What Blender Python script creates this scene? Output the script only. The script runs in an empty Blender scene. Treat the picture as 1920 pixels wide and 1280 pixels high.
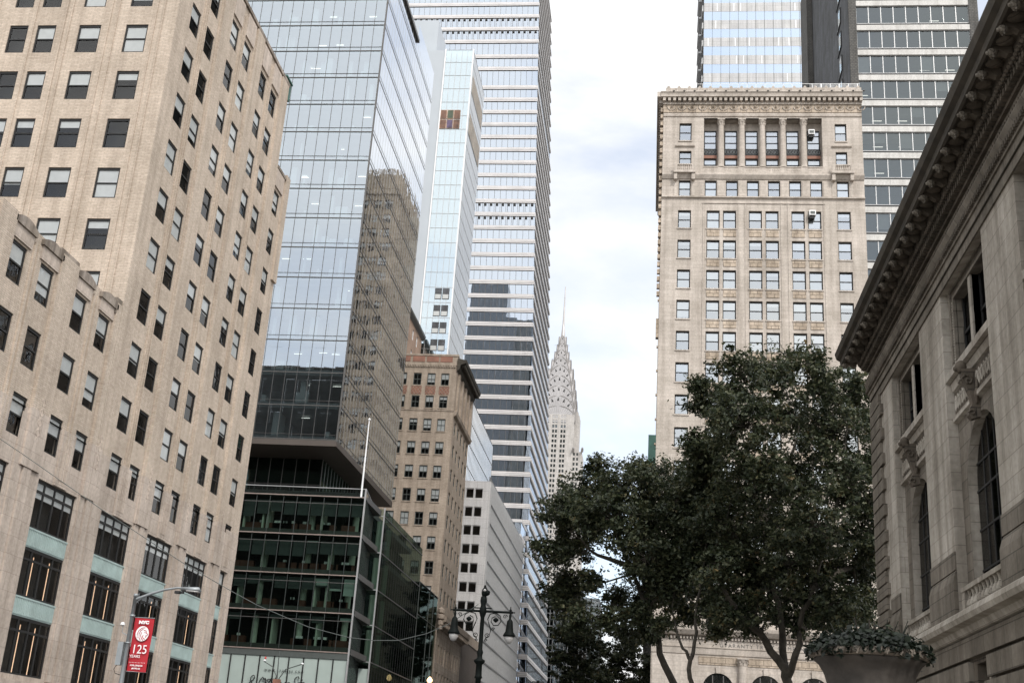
import bpy, bmesh, math, random
import numpy as np
from mathutils import Matrix, Vector
random.seed(7); RNG = np.random.default_rng(11)
C = bpy.context.scene.collection
SC = bpy.context.scene

# ------------------------------------------------------------------ materials
def newmat(name):
    m = bpy.data.materials.new(name); m.use_nodes = True
    nt = m.node_tree; nt.nodes.clear()
    return m, nt, nt.nodes, nt.links
def ramp(N, stops):
    r = N.new('ShaderNodeValToRGB'); e = r.color_ramp.elements
    e[0].position, e[0].color = stops[0][0], (*stops[0][1], 1)
    e[1].position, e[1].color = stops[-1][0], (*stops[-1][1], 1)
    for p, c in stops[1:-1]:
        x = e.new(p); x.color = (*c, 1)
    return r
def wallvec(N, L, sx=1, sz=1):
    g = N.new('ShaderNodeNewGeometry'); s = N.new('ShaderNodeSeparateXYZ'); L.new(g.outputs['Position'], s.inputs[0])
    a = N.new('ShaderNodeMath'); a.operation = 'ADD'; L.new(s.outputs[0], a.inputs[0]); L.new(s.outputs[1], a.inputs[1])
    mx = N.new('ShaderNodeMath'); mx.operation = 'MULTIPLY'; L.new(a.outputs[0], mx.inputs[0]); mx.inputs[1].default_value = sx
    mz = N.new('ShaderNodeMath'); mz.operation = 'MULTIPLY'; L.new(s.outputs[2], mz.inputs[0]); mz.inputs[1].default_value = sz
    c = N.new('ShaderNodeCombineXYZ'); L.new(mx.outputs[0], c.inputs[0]); L.new(mz.outputs[0], c.inputs[1])
    return c, g
def masonry(name, c1, c2, mortar, bw, bh, msize=.02, stain=.35, rough=.85, bump=.4, offset=.5, var=.5):
    """courses of brick or ashlar with broad weathering and vertical run-off stains"""
    m, nt, N, L = newmat(name)
    v, g = wallvec(N, L)
    b = N.new('ShaderNodeTexBrick'); L.new(v.outputs[0], b.inputs['Vector'])
    b.inputs['Color1'].default_value = (*c1, 1); b.inputs['Color2'].default_value = (*c2, 1); b.inputs['Mortar'].default_value = (*mortar, 1)
    b.inputs['Scale'].default_value = 1; b.inputs['Brick Width'].default_value = bw; b.inputs['Row Height'].default_value = bh
    b.inputs['Mortar Size'].default_value = msize; b.inputs['Bias'].default_value = -.1; b.offset = offset; b.inputs['Mortar Smooth'].default_value = .3
    n = N.new('ShaderNodeTexNoise'); n.inputs['Scale'].default_value = .35; n.inputs['Detail'].default_value = 6; n.inputs['Roughness'].default_value = .65
    L.new(g.outputs['Position'], n.inputs['Vector'])
    v2, _ = wallvec(N, L, 1.6, .09)
    n2 = N.new('ShaderNodeTexNoise'); n2.inputs['Scale'].default_value = 1; n2.inputs['Detail'].default_value = 5; L.new(v2.outputs[0], n2.inputs['Vector'])
    n3 = N.new('ShaderNodeTexNoise'); n3.inputs['Scale'].default_value = 6; n3.inputs['Detail'].default_value = 4; L.new(g.outputs['Position'], n3.inputs['Vector'])
    r1 = ramp(N, [(.3, (1-stain, 1-stain*1.05, 1-stain*1.15)), (.68, (1.06, 1.05, 1.04))]); L.new(n.outputs['Fac'], r1.inputs[0])
    r2 = ramp(N, [(.34, (1-stain*.9, 1-stain*.95, 1-stain)), (.6, (1.02, 1.02, 1.02))]); L.new(n2.outputs['Fac'], r2.inputs[0])
    r3 = ramp(N, [(.3, (.86, .86, .86)), (.7, (1.1, 1.1, 1.1))]); L.new(n3.outputs['Fac'], r3.inputs[0])
    last = b.outputs['Color']
    for r in (r1, r2, r3):
        mx = N.new('ShaderNodeMix'); mx.data_type = 'RGBA'; mx.blend_type = 'MULTIPLY'; mx.inputs[0].default_value = 1
        L.new(last, mx.inputs[6]); L.new(r.outputs[0], mx.inputs[7]); last = mx.outputs[2]
    p = N.new('ShaderNodeBsdfPrincipled'); L.new(last, p.inputs['Base Color']); p.inputs['Roughness'].default_value = rough
    bm = N.new('ShaderNodeBump'); bm.inputs['Strength'].default_value = bump; bm.inputs['Distance'].default_value = .03
    ad = N.new('ShaderNodeMath'); ad.operation = 'SUBTRACT'; L.new(n3.outputs['Fac'], ad.inputs[0]); L.new(b.outputs['Fac'], ad.inputs[1])
    L.new(ad.outputs[0], bm.inputs['Height']); L.new(bm.outputs[0], p.inputs['Normal'])
    o = N.new('ShaderNodeOutputMaterial'); L.new(p.outputs[0], o.inputs[0])
    return m
def plain(name, col, rough=.6, metal=0, var=.12, scale=1.5, emis=None, es=0, spec=.5, bump=0):
    m, nt, N, L = newmat(name)
    p = N.new('ShaderNodeBsdfPrincipled'); o = N.new('ShaderNodeOutputMaterial'); L.new(p.outputs[0], o.inputs[0])
    g = N.new('ShaderNodeNewGeometry'); n = N.new('ShaderNodeTexNoise'); n.inputs['Scale'].default_value = scale; n.inputs['Detail'].default_value = 6
    L.new(g.outputs['Position'], n.inputs['Vector'])
    r = ramp(N, [(.3, tuple(c*(1-var) for c in col)), (.7, tuple(min(1, c*(1+var)) for c in col))]); L.new(n.outputs['Fac'], r.inputs[0])
    L.new(r.outputs[0], p.inputs['Base Color']); p.inputs['Roughness'].default_value = rough; p.inputs['Metallic'].default_value = metal
    p.inputs['Specular IOR Level'].default_value = spec
    if bump:
        b = N.new('ShaderNodeBump'); b.inputs['Strength'].default_value = bump; b.inputs['Distance'].default_value = .05; L.new(n.outputs['Fac'], b.inputs['Height']); L.new(b.outputs[0], p.inputs['Normal'])
    if emis: p.inputs['Emission Color'].default_value = (*emis, 1); p.inputs['Emission Strength'].default_value = es
    return m
def glass(name, tint, refl, base=.1, rcol=(1, 1, 1), wave=0, wscale=.5, rough=.0, panel=None):
    """see-through pane: a fresnel mix of tinted transparency and a clean reflection; wave = bowed panes"""
    m, nt, N, L = newmat(name)
    t = N.new('ShaderNodeBsdfTransparent'); t.inputs[0].default_value = (*tint, 1)
    gl = N.new('ShaderNodeBsdfGlossy'); gl.inputs['Color'].default_value = (*rcol, 1); gl.inputs['Roughness'].default_value = rough
    fr = N.new('ShaderNodeLayerWeight'); fr.inputs['Blend'].default_value = .35
    mr = N.new('ShaderNodeMapRange'); L.new(fr.outputs['Fresnel'], mr.inputs[0]); mr.inputs['To Min'].default_value = base; mr.inputs['To Max'].default_value = refl
    if wave:
        g = N.new('ShaderNodeNewGeometry')
        n = N.new('ShaderNodeTexNoise'); n.inputs['Scale'].default_value = wscale; n.inputs['Detail'].default_value = 2
        if panel:
            v, _ = wallvec(N, L)
            b = N.new('ShaderNodeTexBrick'); b.offset = 0; b.inputs['Scale'].default_value = 1; b.inputs['Brick Width'].default_value = panel[0]; b.inputs['Row Height'].default_value = panel[1]
            b.inputs['Color1'].default_value = (0, 0, 0, 1); b.inputs['Color2'].default_value = (1, 1, 1, 1); b.inputs['Mortar Size'].default_value = 0
            L.new(v.outputs[0], b.inputs['Vector'])
            sc = N.new('ShaderNodeVectorMath'); sc.operation = 'MULTIPLY_ADD'; L.new(b.outputs['Color'], sc.inputs[0]); sc.inputs[1].default_value = (9, 7, 5); L.new(g.outputs['Position'], sc.inputs[2])
            L.new(sc.outputs[0], n.inputs['Vector'])
        else: L.new(g.outputs['Position'], n.inputs['Vector'])
        bm = N.new('ShaderNodeBump'); bm.inputs['Strength'].default_value = 1; bm.inputs['Distance'].default_value = wave; L.new(n.outputs['Fac'], bm.inputs['Height']); L.new(bm.outputs[0], gl.inputs['Normal'])
    mx = N.new('ShaderNodeMixShader'); L.new(mr.outputs[0], mx.inputs[0]); L.new(t.outputs[0], mx.inputs[1]); L.new(gl.outputs[0], mx.inputs[2])
    o = N.new('ShaderNodeOutputMaterial'); L.new(mx.outputs[0], o.inputs[0])
    return m
M = {}
M['tan_brick'] = masonry('tan_brick', (.60, .505, .42), (.50, .415, .335), (.42, .36, .30), .42, .11, .02, .2, bump=.3)
M['pink_stone'] = masonry('pink_limestone', (.54, .465, .405), (.48, .41, .355), (.37, .31, .27), 1.15, .9, .014, .22, bump=.3)
M['cap_stone'] = masonry('weathered_cap_stone', (.44, .38, .33), (.33, .29, .26), (.2, .18, .16), 1.6, 2.4, .015, .6, bump=.6)
M['lime'] = masonry('cream_limestone', (.55, .495, .445), (.49, .44, .39), (.40, .36, .32), 1.5, .42, .014, .25, bump=.3)
M['dark_frame'] = plain('dark_green_frame', (.030, .036, .034), .5, 0, .1, 3)
M['gutter'] = plain('soot_blackened_gutter', (.048, .040, .030), .8, 0, .45, 1.2, bump=.4)
M['dark_pane'] = glass('unlit_window_glass', (.5, .5, .5), .35, .012)
M['bowl'] = plain('shade_toned_bowl', (.040, .034, .029), .85, 0, .45, 3.5, bump=.5)  # shade from trees and cloud put into the bowl's dark stone colour
M['lime_carved'] = masonry('carved_limestone', (.56, .47, .38), (.47, .39, .31), (.3, .25, .2), .7, .5, .03, .35, bump=1)
M['marble_mid'] = masonry('shade_toned_marble', (.225, .20, .168), (.175, .155, .128), (.09, .08, .065), 1.1, .6, .018, .4, bump=.5)  # same stone as marble, with recess shade put into a darker colour
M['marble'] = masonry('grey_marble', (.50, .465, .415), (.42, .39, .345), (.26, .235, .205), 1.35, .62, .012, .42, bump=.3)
M['marble_dark'] = masonry('dark_marble', (.15, .125, .10), (.105, .09, .07), (.06, .05, .04), 1.2, .6, .02, .5, bump=.7)  # darkest marble tone, used on cornice, consoles and sunk panels
M['beige_brick'] = masonry('beige_brick', (.46, .38, .31), (.40, .33, .265), (.36, .3, .245), .8, .2, .03, .25, bump=.3)
M['beige_stone'] = masonry('beige_stone', (.46, .385, .315), (.40, .33, .27), (.28, .23, .19), 1.2, .6, .02, .3)
M['orange_brick'] = masonry('orange_brick', (.48, .34, .26), (.42, .29, .22), (.38, .28, .22), .8, .2, .03, .2)
M['white_panel'] = masonry('pale_metal_panel', (.56, .56, .56), (.52, .52, .53), (.3, .3, .3), 2.1, 1.65, .02, .12, offset=0)
M['white_stone'] = masonry('white_marble_spandrel', (.60, .59, .57), (.56, .55, .53), (.35, .35, .35), 5.5, 9, .02, .15, offset=0)
M['dark_brick'] = masonry('dark_grey_brick', (.14, .135, .125), (.10, .098, .093), (.07, .07, .07), .5, .3, .05, .3)
M['slate_wall'] = masonry('blue_grey_brick', (.13, .14, .155), (.10, .11, .125), (.09, .09, .1), .6, .3, .04, .45)
M['brown_tower'] = masonry('brown_masonry', (.66, .56, .44), (.56, .48, .38), (.4, .34, .27), .9, .5, .03, .35)
M['chrysler'] = masonry('white_glazed_brick', (.52, .50, .48), (.46, .44, .42), (.34, .32, .31), 1.2, .6, .03, .18)
M['steel'] = plain('nirosta_steel', (.40, .38, .37), .38, .75, .1, .2)
M['steel_edge'] = plain('steel_rib', (.24, .225, .215), .5, .5, .12, .5)
M['terracotta'] = plain('white_terracotta', (.66, .64, .635), .45, 0, .08, .3)
M['terracotta_dark'] = plain('terracotta_dark_joint', (.38, .34, .32), .6, 0, .1, 1)  # darker joint lines between the terracotta strips
M['black_frame'] = plain('black_window_frame', (.010, .010, .010), .6, 0, .2, 3)
M['grey_frame'] = plain('grey_window_frame', (.075, .085, .08), .5, 0, .1, 3)
M['alu'] = plain('aluminium_mullion', (.42, .42, .42), .4, .4, .08, 2)
M['mullion'] = plain('bronze_mullion', (.12, .115, .11), .45, .5, .1, 2)
M['steel_line'] = plain('brushed_floor_line', (.34, .27, .24), .45, .4, .1, 2)
M['pale_panel'] = plain('pale_panel_and_sky_sheen', (.42, .45, .48), .25, 0, .04, .2)  # grey wall panels, and painted sky reflection on the pale tower's street side
M['blind'] = plain('white_blind', (.88, .88, .87), .8, 0, .06, 2)
M['blind_grey'] = plain('grey_blind', (.50, .51, .50), .8, 0, .06, 2)
M['dark_blind'] = plain('charcoal_roller_blind', (.06, .07, .07), .8, 0, .1, 2)
M['room'] = plain('dim_room', (.022, .022, .021), .9, 0, .5, .35)
M['office'] = plain('office_interior', (.42, .44, .44), .9, 0, .15, .5)
M['office_back'] = plain('office_back_wall', (.22, .25, .26), .9, 0, .45, .18)
M['podium_back'] = plain('podium_back_wall', (.02, .026, .023), .9, 0, .5, .3)
M['white_wall'] = plain('white_partition', (.75, .76, .75), .8, 0, .05, 1)
M['green_column'] = plain('plastered_column', (.50, .54, .46), .7, 0, .05, 1)
M['wood_desk'] = plain('red_brown_desk', (.09, .03, .018), .5, 0, .2, 1)
M['lamp_on'] = plain('office_lamp', (.9, .9, .85), .5, 0, .02, 1, (1, .95, .85), 1.3)
M['warm_strip'] = plain('warm_light_strip', (.9, .7, .5), .5, 0, .02, 1, (1, .62, .38), .75)
M['turquoise'] = plain('turquoise_terracotta', (.36, .45, .435), .55, 0, .14, 1.2)
M['copper'] = plain('green_copper', (.035, .10, .08), .6, .1, .3, .7)
M['rust_panel'] = plain('rust_red_panel', (.27, .13, .09), .7, 0, .2, 1)
M['soffit'] = plain('brown_metal_soffit', (.10, .082, .07), .55, .3, .1, .4)
M['win_glass'] = glass('window_glass', (.92, .94, .94), .68, .02, wave=.006, wscale=1.3)
M['rt_glass'] = glass('sky_window_glass', (.86, .90, .91), .95, .36, (.94, .98, 1), wave=.004, wscale=1)
M['tower_glass'] = glass('curtain_wall_glass', (.66, .77, .79), .95, .38, (.84, .92, 1), wave=.014, wscale=.16, panel=(1.28, 3.63))
M['mirror_glass'] = glass('street_side_glass', (.45, .50, .48), .98, .82, (.96, .98, 1), wave=.010, wscale=.55, panel=(1.3, 3.63))
M['podium_glass'] = glass('dark_podium_glass', (.50, .60, .55), .5, .025, (.75, .92, .87), wave=.003)
M['podium_side'] = glass('dark_street_glass', (.16, .22, .19), .30, .03, (.68, .85, .78), wave=.005, wscale=.5, panel=(1.3, 4))
M['rail_glass'] = glass('railing_glass', (.72, .8, .78), .8, .1)
M['frost'] = plain('frosted_shop_glass', (.38, .44, .41), .18, 0, .08, .5)
M['blue_glass'] = glass('blue_tinted_glass', (.20, .26, .30), .95, .58, (.78, .89, 1), wave=.003)
M['band_glass'] = glass('smoky_ribbon_glass', (.40, .43, .43), .8, .09, (.85, .93, .95), wave=.004, wscale=.8, panel=(1.84, 4.36))
M['ov_glass'] = glass('tower_ribbon_glass', (.20, .26, .32), .95, .48, (.84, .91, 1), wave=.010, wscale=.2, panel=(1.64, 4.1))
M['pale_glass'] = glass('pale_curtain_glass', (.55, .66, .68), .95, .46, (.86, .93, .97), wave=.004, wscale=.3)
M['asphalt'] = plain('asphalt', (.05, .05, .052), .9, 0, .2, 2, bump=.2)
M['paint'] = plain('road_paint', (.75, .75, .72), .7, 0, .15, 2)
M['pave'] = masonry('pavement_slabs', (.33, .32, .30), (.29, .28, .27), (.15, .15, .14), 1.5, 1.5, .02, .2, offset=0)
M['kerb'] = plain('granite_kerb', (.30, .30, .29), .8, 0, .15, 3)
M['bark'] = plain('mottled_bark', (.050, .043, .033), .9, 0, .5, 3, bump=.6)
M['iron'] = plain('black_green_iron', (.003, .005, .0045), .6, 0, .2, 3, spec=.12)
M['galv'] = plain('galvanised_steel', (.30, .32, .33), .5, .5, .12, 4)
M['white_paint'] = plain('white_paint', (.78, .78, .78), .45, 0, .03, 3)
M['red_cloth'] = plain('red_vinyl', (.42, .012, .022), .6, 0, .1, 1.5)
M['white_print'] = plain('white_print', (.85, .82, .82), .6, 0, .02, 3)
M['black_print'] = plain('black_print', (.01, .01, .01), .5, 0, .1, 3)
M['soil'] = plain('dark_soil', (.02, .016, .012), .95, 0, .3, 4)
M['globe'] = plain('clear_lamp_globe', (.42, .41, .40), .15, 0, .1, 3)
M['lit_globe'] = plain('lit_lamp_globe', (.9, .7, .4), .4, 0, .02, 3, (1, .60, .28), 2.2)
M['cast_stone'] = plain('cast_stone', (.13, .11, .09), .85, 0, .35, 3.5, bump=.5)
M['red_paint'] = plain('red_lens', (.5, .03, .02), .4, 0, .05, 3)
for nm, c in (('art_red', (.13, .065, .04)), ('art_green', (.06, .08, .05)), ('art_blue', (.10, .07, .13)), ('art_edge', (.36, .22, .14))): M[nm] = plain(nm, c, .25, 0, .5, .9)
def leafmat(name, cols):
    m, nt, N, L = newmat(name)
    g = N.new('ShaderNodeNewGeometry'); n = N.new('ShaderNodeTexNoise'); n.inputs['Scale'].default_value = .7; n.inputs['Detail'].default_value = 4; L.new(g.outputs['Position'], n.inputs['Vector'])
    ad = N.new('ShaderNodeMath'); ad.operation = 'MULTIPLY_ADD'; L.new(g.outputs['Random Per Island'], ad.inputs[0]); ad.inputs[1].default_value = .7
    sb = N.new('ShaderNodeMath'); sb.operation = 'SUBTRACT'; L.new(n.outputs['Fac'], sb.inputs[0]); sb.inputs[1].default_value = .35; L.new(sb.outputs[0], ad.inputs[2])
    r = ramp(N, [(0, cols[0]), (.45, cols[1]), (.85, cols[2]), (1, cols[3])]); L.new(ad.outputs[0], r.inputs[0])
    p = N.new('ShaderNodeBsdfPrincipled'); L.new(r.outputs[0], p.inputs['Base Color']); p.inputs['Roughness'].default_value = .48; p.inputs['Specular IOR Level'].default_value = .35
    tr = N.new('ShaderNodeBsdfTranslucent'); L.new(r.outputs[0], tr.inputs[0])
    mx = N.new('ShaderNodeMixShader'); mx.inputs[0].default_value = .32; L.new(p.outputs[0], mx.inputs[1]); L.new(tr.outputs[0], mx.inputs[2])
    o = N.new('ShaderNodeOutputMaterial'); L.new(mx.outputs[0], o.inputs[0])
    return m
M['leaf'] = leafmat('plane_leaves', [(.012, .018, .010), (.034, .046, .022), (.10, .105, .055), (.17, .12, .05)])
M['leaf2'] = leafmat('begonia_leaves', [(.005, .008, .005), (.009, .014, .009), (.018, .026, .017), (.05, .065, .03)])

# ------------------------------------------------------------------ mesh helpers
class MB:
    def __init__(s): s.v = []; s.f = []; s.m = []; s.mats = []; s.smooth = False
    def mi(s, mat):
        if mat not in s.mats: s.mats.append(mat)
        return s.mats.index(mat)
    def quad(s, a, b, c, d, mat=None):
        n = len(s.v); s.v += [a, b, c, d]; s.f.append((n, n+1, n+2, n+3)); s.m.append(s.mi(mat))
    def poly(s, pts, mat=None):
        n = len(s.v); s.v += list(pts); s.f.append(tuple(range(n, n+len(pts)))); s.m.append(s.mi(mat))
    def hexa(s, p, mat=None):
        n = len(s.v); s.v += list(p); k = s.mi(mat)
        for f in ((0, 3, 2, 1), (4, 5, 6, 7), (0, 1, 5, 4), (1, 2, 6, 5), (2, 3, 7, 6), (3, 0, 4, 7)):
            s.f.append(tuple(n+i for i in f)); s.m.append(k)
    def box(s, x0, x1, y0, y1, z0, z1, mat=None):
        s.hexa([(x0, y0, z0), (x1, y0, z0), (x1, y1, z0), (x0, y1, z0), (x0, y0, z1), (x1, y0, z1), (x1, y1, z1), (x0, y1, z1)], mat)
    def fbox(s, F, u0, u1, d0, d1, z0, z1, mat=None):
        s.hexa([F.p(u0, d1, z0), F.p(u1, d1, z0), F.p(u1, d0, z0), F.p(u0, d0, z0), F.p(u0, d1, z1), F.p(u1, d1, z1), F.p(u1, d0, z1), F.p(u0, d0, z1)], mat)
    def tube(s, pts, r, n=8, mat=None, cap=True):
        rs = r if isinstance(r, (list, tuple)) else [r]*len(pts)
        P = [Vector(p) for p in pts]; k = s.mi(mat); base = len(s.v); up = None
        for i, p in enumerate(P):
            t = (P[min(i+1, len(P)-1)]-P[max(i-1, 0)])
            t = t.normalized() if t.length > 1e-9 else Vector((0, 0, 1))
            if up is None: up = Vector((0, 0, 1)) if abs(t.z) < .9 else Vector((1, 0, 0))
            a = t.cross(up); a = a.normalized() if a.length > 1e-6 else Vector((1, 0, 0)); b = t.cross(a).normalized(); up = -b if False else up
            for j in range(n):
                q = 2*math.pi*j/n; s.v.append(tuple(p+a*math.cos(q)*rs[i]+b*math.sin(q)*rs[i]))
        for i in range(len(P)-1):
            for j in range(n):
                j2 = (j+1) % n; s.f.append((base+i*n+j, base+i*n+j2, base+(i+1)*n+j2, base+(i+1)*n+j)); s.m.append(k)
        if cap:
            s.f.append(tuple(base+j for j in range(n))); s.m.append(k); e = base+(len(P)-1)*n; s.f.append(tuple(e+j for j in reversed(range(n)))); s.m.append(k)
    def lathe(s, prof, c=(0, 0, 0), n=24, mat=None):
        k = s.mi(mat); base = len(s.v)
        for r, z in prof:
            for j in range(n):
                q = 2*math.pi*j/n; s.v.append((c[0]+r*math.cos(q), c[1]+r*math.sin(q), c[2]+z))
        for i in range(len(prof)-1):
            for j in range(n):
                j2 = (j+1) % n; s.f.append((base+i*n+j, base+i*n+j2, base+(i+1)*n+j2, base+(i+1)*n+j)); s.m.append(k)
        s.f.append(tuple(base+j for j in reversed(range(n)))); s.m.append(k)
        e = base+(len(prof)-1)*n; s.f.append(tuple(e+j for j in range(n))); s.m.append(k)
    def extrude(s, F, outline, u0, u1, mat=None):
        """outline = [(d,z)...] swept along u from u0 to u1: a moulding"""
        k = s.mi(mat); n = len(outline); b = len(s.v)
        for u in (u0, u1):
            for d, z in outline: s.v.append(F.p(u, d, z))
        for i in range(n):
            j = (i+1) % n; s.f.append((b+i, b+j, b+n+j, b+n+i)); s.m.append(k)
        s.f.append(tuple(b+i for i in reversed(range(n)))); s.m.append(k); s.f.append(tuple(b+n+i for i in range(n))); s.m.append(k)
    def plate(s, F, outline, d0, d1, mat=None):
        """outline = [(u,z)...] given thickness d0..d1"""
        k = s.mi(mat); n = len(outline); b = len(s.v)
        for d in (d0, d1):
            for u, z in outline: s.v.append(F.p(u, d, z))
        for i in range(n):
            j = (i+1) % n; s.f.append((b+i, b+j, b+n+j, b+n+i)); s.m.append(k)
        s.f.append(tuple(b+i for i in reversed(range(n)))); s.m.append(k); s.f.append(tuple(b+n+i for i in range(n))); s.m.append(k)
    def mesh(s, name):
        me = bpy.data.meshes.new(name); me.from_pydata(s.v, [], s.f)
        for m in s.mats: me.materials.append(M[m] if isinstance(m, str) else m)
        if len(s.mats) > 1: me.polygons.foreach_set('material_index', s.m)
        if s.smooth: me.polygons.foreach_set('use_smooth', [True]*len(s.f))
        me.update(); return me
    def build(s, name, parent=None, kind=None):
        o = bpy.data.objects.new(name, s.mesh(name)); C.objects.link(o)
        if parent: o.parent = parent
        if kind: o['kind'] = kind
        return o
def tag(o, label, cat, group=None):
    o['label'] = label; o['category'] = cat
    if group: o['group'] = group
    return o
def thing(name, label, cat, group=None, loc=(0, 0, 0)):
    o = bpy.data.objects.new(name, None); C.objects.link(o); o.location = loc; o.empty_display_size = .5
    return tag(o, label, cat, group)
def struct(o): o['kind'] = 'structure'; return o
class Fr:
    """facade frame: u runs along the wall from p0, d points outwards (to the right of u turned by -90 deg)"""
    def __init__(s, p0, t):
        l = math.hypot(*t); s.o = p0; s.t = (t[0]/l, t[1]/l); s.n = (s.t[1], -s.t[0]); s.a = math.atan2(s.t[1], s.t[0])
    def p(s, u, d, z): return (s.o[0]+s.t[0]*u+s.n[0]*d, s.o[1]+s.t[1]*u+s.n[1]*d, z)
def FW(Y): return Fr((0, Y), (1, 0))        # faces the camera (west), u = X
def FN(X): return Fr((X, 0), (0, 1))        # on the left side of the street, u = Y
def FL(X): return Fr((X, 0), (0, -1))       # on the right side of the street, u = -Y

def wall(mb, F, u0, u1, z0, z1, holes, depth=.3, d=0, mat=None, rmat=None):
    hs = [(max(a, u0), min(b, u1), max(c, z0), min(e, z1)) for a, b, c, e in holes if b > u0 and a < u1 and e > z0 and c < z1]
    us = sorted({u0, u1, *[h[0] for h in hs], *[h[1] for h in hs]}); zs = sorted({z0, z1, *[h[2] for h in hs], *[h[3] for h in hs]})
    for j in range(len(zs)-1):
        zc = (zs[j]+zs[j+1])/2; row = [h for h in hs if h[2] < zc < h[3]]; start = None
        for i in range(len(us)-1):
            uc = (us[i]+us[i+1])/2; solid = not any(h[0] < uc < h[1] for h in row)
            if solid and start is None: start = us[i]
            if start is not None and (not solid or i == len(us)-2):
                e = us[i+1] if solid else us[i]
                mb.quad(F.p(start, d, zs[j]), F.p(e, d, zs[j]), F.p(e, d, zs[j+1]), F.p(start, d, zs[j+1]), mat); start = None
    for a, b, c, e in hs:
        q = rmat or mat; D = d-depth
        mb.quad(F.p(a, d, c), F.p(a, D, c), F.p(a, D, e), F.p(a, d, e), q); mb.quad(F.p(b, D, c), F.p(b, d, c), F.p(b, d, e), F.p(b, D, e), q)
        mb.quad(F.p(a, D, e), F.p(b, D, e), F.p(b, d, e), F.p(a, d, e), q); mb.quad(F.p(a, d, c), F.p(b, d, c), F.p(b, D, c), F.p(a, D, c), q)

# sash windows: local x along the wall, y inwards, z up
MC = {}
class L0: 
    @staticmethod
    def p(u, d, z): return (u, -d, z)
def win_parts(w, h, style, b, fm, gm, bm):
    key = (round(w, 2), round(h, 2), style, b, fm, gm, bm)
    if key in MC: return MC[key]
    t = .10 if style != 'thin' else .05
    f = MB(); f.box(0, t, 0, .12, 0, h, fm); f.box(w-t, w, 0, .12, 0, h, fm); f.box(t, w-t, 0, .12, h-t*1.5, h, fm); f.box(t, w-t, 0, .12, 0, t, fm)
    if style in ('sash', 'sash4', 'mull'): f.box(t, w-t, .002, .115, h*.48, h*.48+.09, fm)
    if style == 'sash4': f.box(w/2-.03, w/2+.03, .01, .10, t, h-t*1.5, fm)
    if style == 'tri':
        for q in (.24, .5, .76): f.box(w*q-.06, w*q+.06, .003, .117, t, h-t*1.5, fm)
        f.box(t, w-t, .006, .113, h*.74, h*.74+.12, fm)
    if style == 'three':
        f.box(t, w-t, .003, .117, h*.33, h*.33+.08, fm); f.box(t, w-t, .003, .117, h*.7, h*.7+.08, fm)
    g = MB(); g.quad((t, .06, t), (w-t, .06, t), (w-t, .06, h-t*1.5), (t, .06, h-t*1.5), gm)
    bl = None
    if b > 0:
        bl = MB(); zb = h-t*1.5-(h-t*2.5)*b; bl.box(t, w-t, .075, .085, zb, h-t*1.5, bm)
    MC[key] = (f.mesh('window'), g.mesh('glass_pane'), bl.mesh('blind') if bl else None)
    return MC[key]
CAM = Vector((0, 0, 1.7))
class WinSet:
    def __init__(s, parent, name='window', inset=.16, fm='black_frame', gm='win_glass'): s.P = parent; s.n = name; s.i = inset; s.fm = fm; s.gm = gm; s.L = []
    def add(s, F, u, z, w, h, style='sash', b=None, bm='blind', gm=None, label=None, vis=1):
        if b is None: b = random.choice((0, 0, .25, .4, .5, .5, .55, .75, 1))
        p = Vector(F.p(u+w/2, 0, z+h/2))-CAM; n = Vector((F.n[0], F.n[1], 0))
        size = w*h*max(.02, -p.normalized().dot(n))/p.length_squared*vis
        s.L.append((size, F, u, z, w, h, style, b, bm, gm or s.gm, label))
    def done(s, cap=100):
        s.L.sort(key=lambda q: -q[0]); rest = s.L[cap:]
        for (_, F, u, z, w, h, st, b, bm, gm, lb) in s.L[:cap]:
            me = win_parts(w, h, st, b, s.fm, gm, bm)
            o = bpy.data.objects.new(s.n, me[0]); C.objects.link(o); o.parent = s.P; o.location = F.p(u, -s.i, z); o.rotation_euler = (0, 0, F.a)
            if lb: o['label'] = lb
            g = bpy.data.objects.new('glass_pane', me[1]); C.objects.link(g); g.parent = o
            if me[2]: k = bpy.data.objects.new('blind', me[2]); C.objects.link(k); k.parent = o
        if rest:
            R = MB()
            for (_, F, u, z, w, h, st, b, bm, gm, lb) in rest:
                for me, mt in zip(win_parts(w, h, st, b, s.fm, gm, bm), (s.fm, gm, bm)):
                    if me is None: continue
                    n = len(R.v); k = R.mi(mt)
                    for v in me.vertices: R.v.append(F.p(u+v.co.x, -s.i-v.co.y, z+v.co.z))
                    for p in me.polygons: R.f.append(tuple(n+i for i in p.vertices)); R.m.append(k)
            R.build(s.n, s.P, 'stuff')
def grid(mb, F, u0, u1, z0, z1, us, zs, w=.06, d=.08, mat='mullion', zw=None, dd=0):
    for u in us:
        if u0-.01 <= u <= u1+.01: mb.fbox(F, u-w/2, u+w/2, dd+.002, dd+d, z0, z1, mat)
    zw = zw or w
    for z in zs:
        if z0-.01 <= z <= z1+.01: mb.fbox(F, u0, u1, dd+.003, dd+d+.012, z-zw/2, z+zw/2, mat)
def pane(F, u0, u1, z0, z1, mat, d=0):
    m = MB(); m.quad(F.p(u0, d-.02, z0), F.p(u1, d-.02, z0), F.p(u1, d-.02, z1), F.p(u0, d-.02, z1), mat); return m
def frange(a, b, s):
    r = []; 
    while a <= b+1e-6: r.append(a); a += s
    return r
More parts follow.
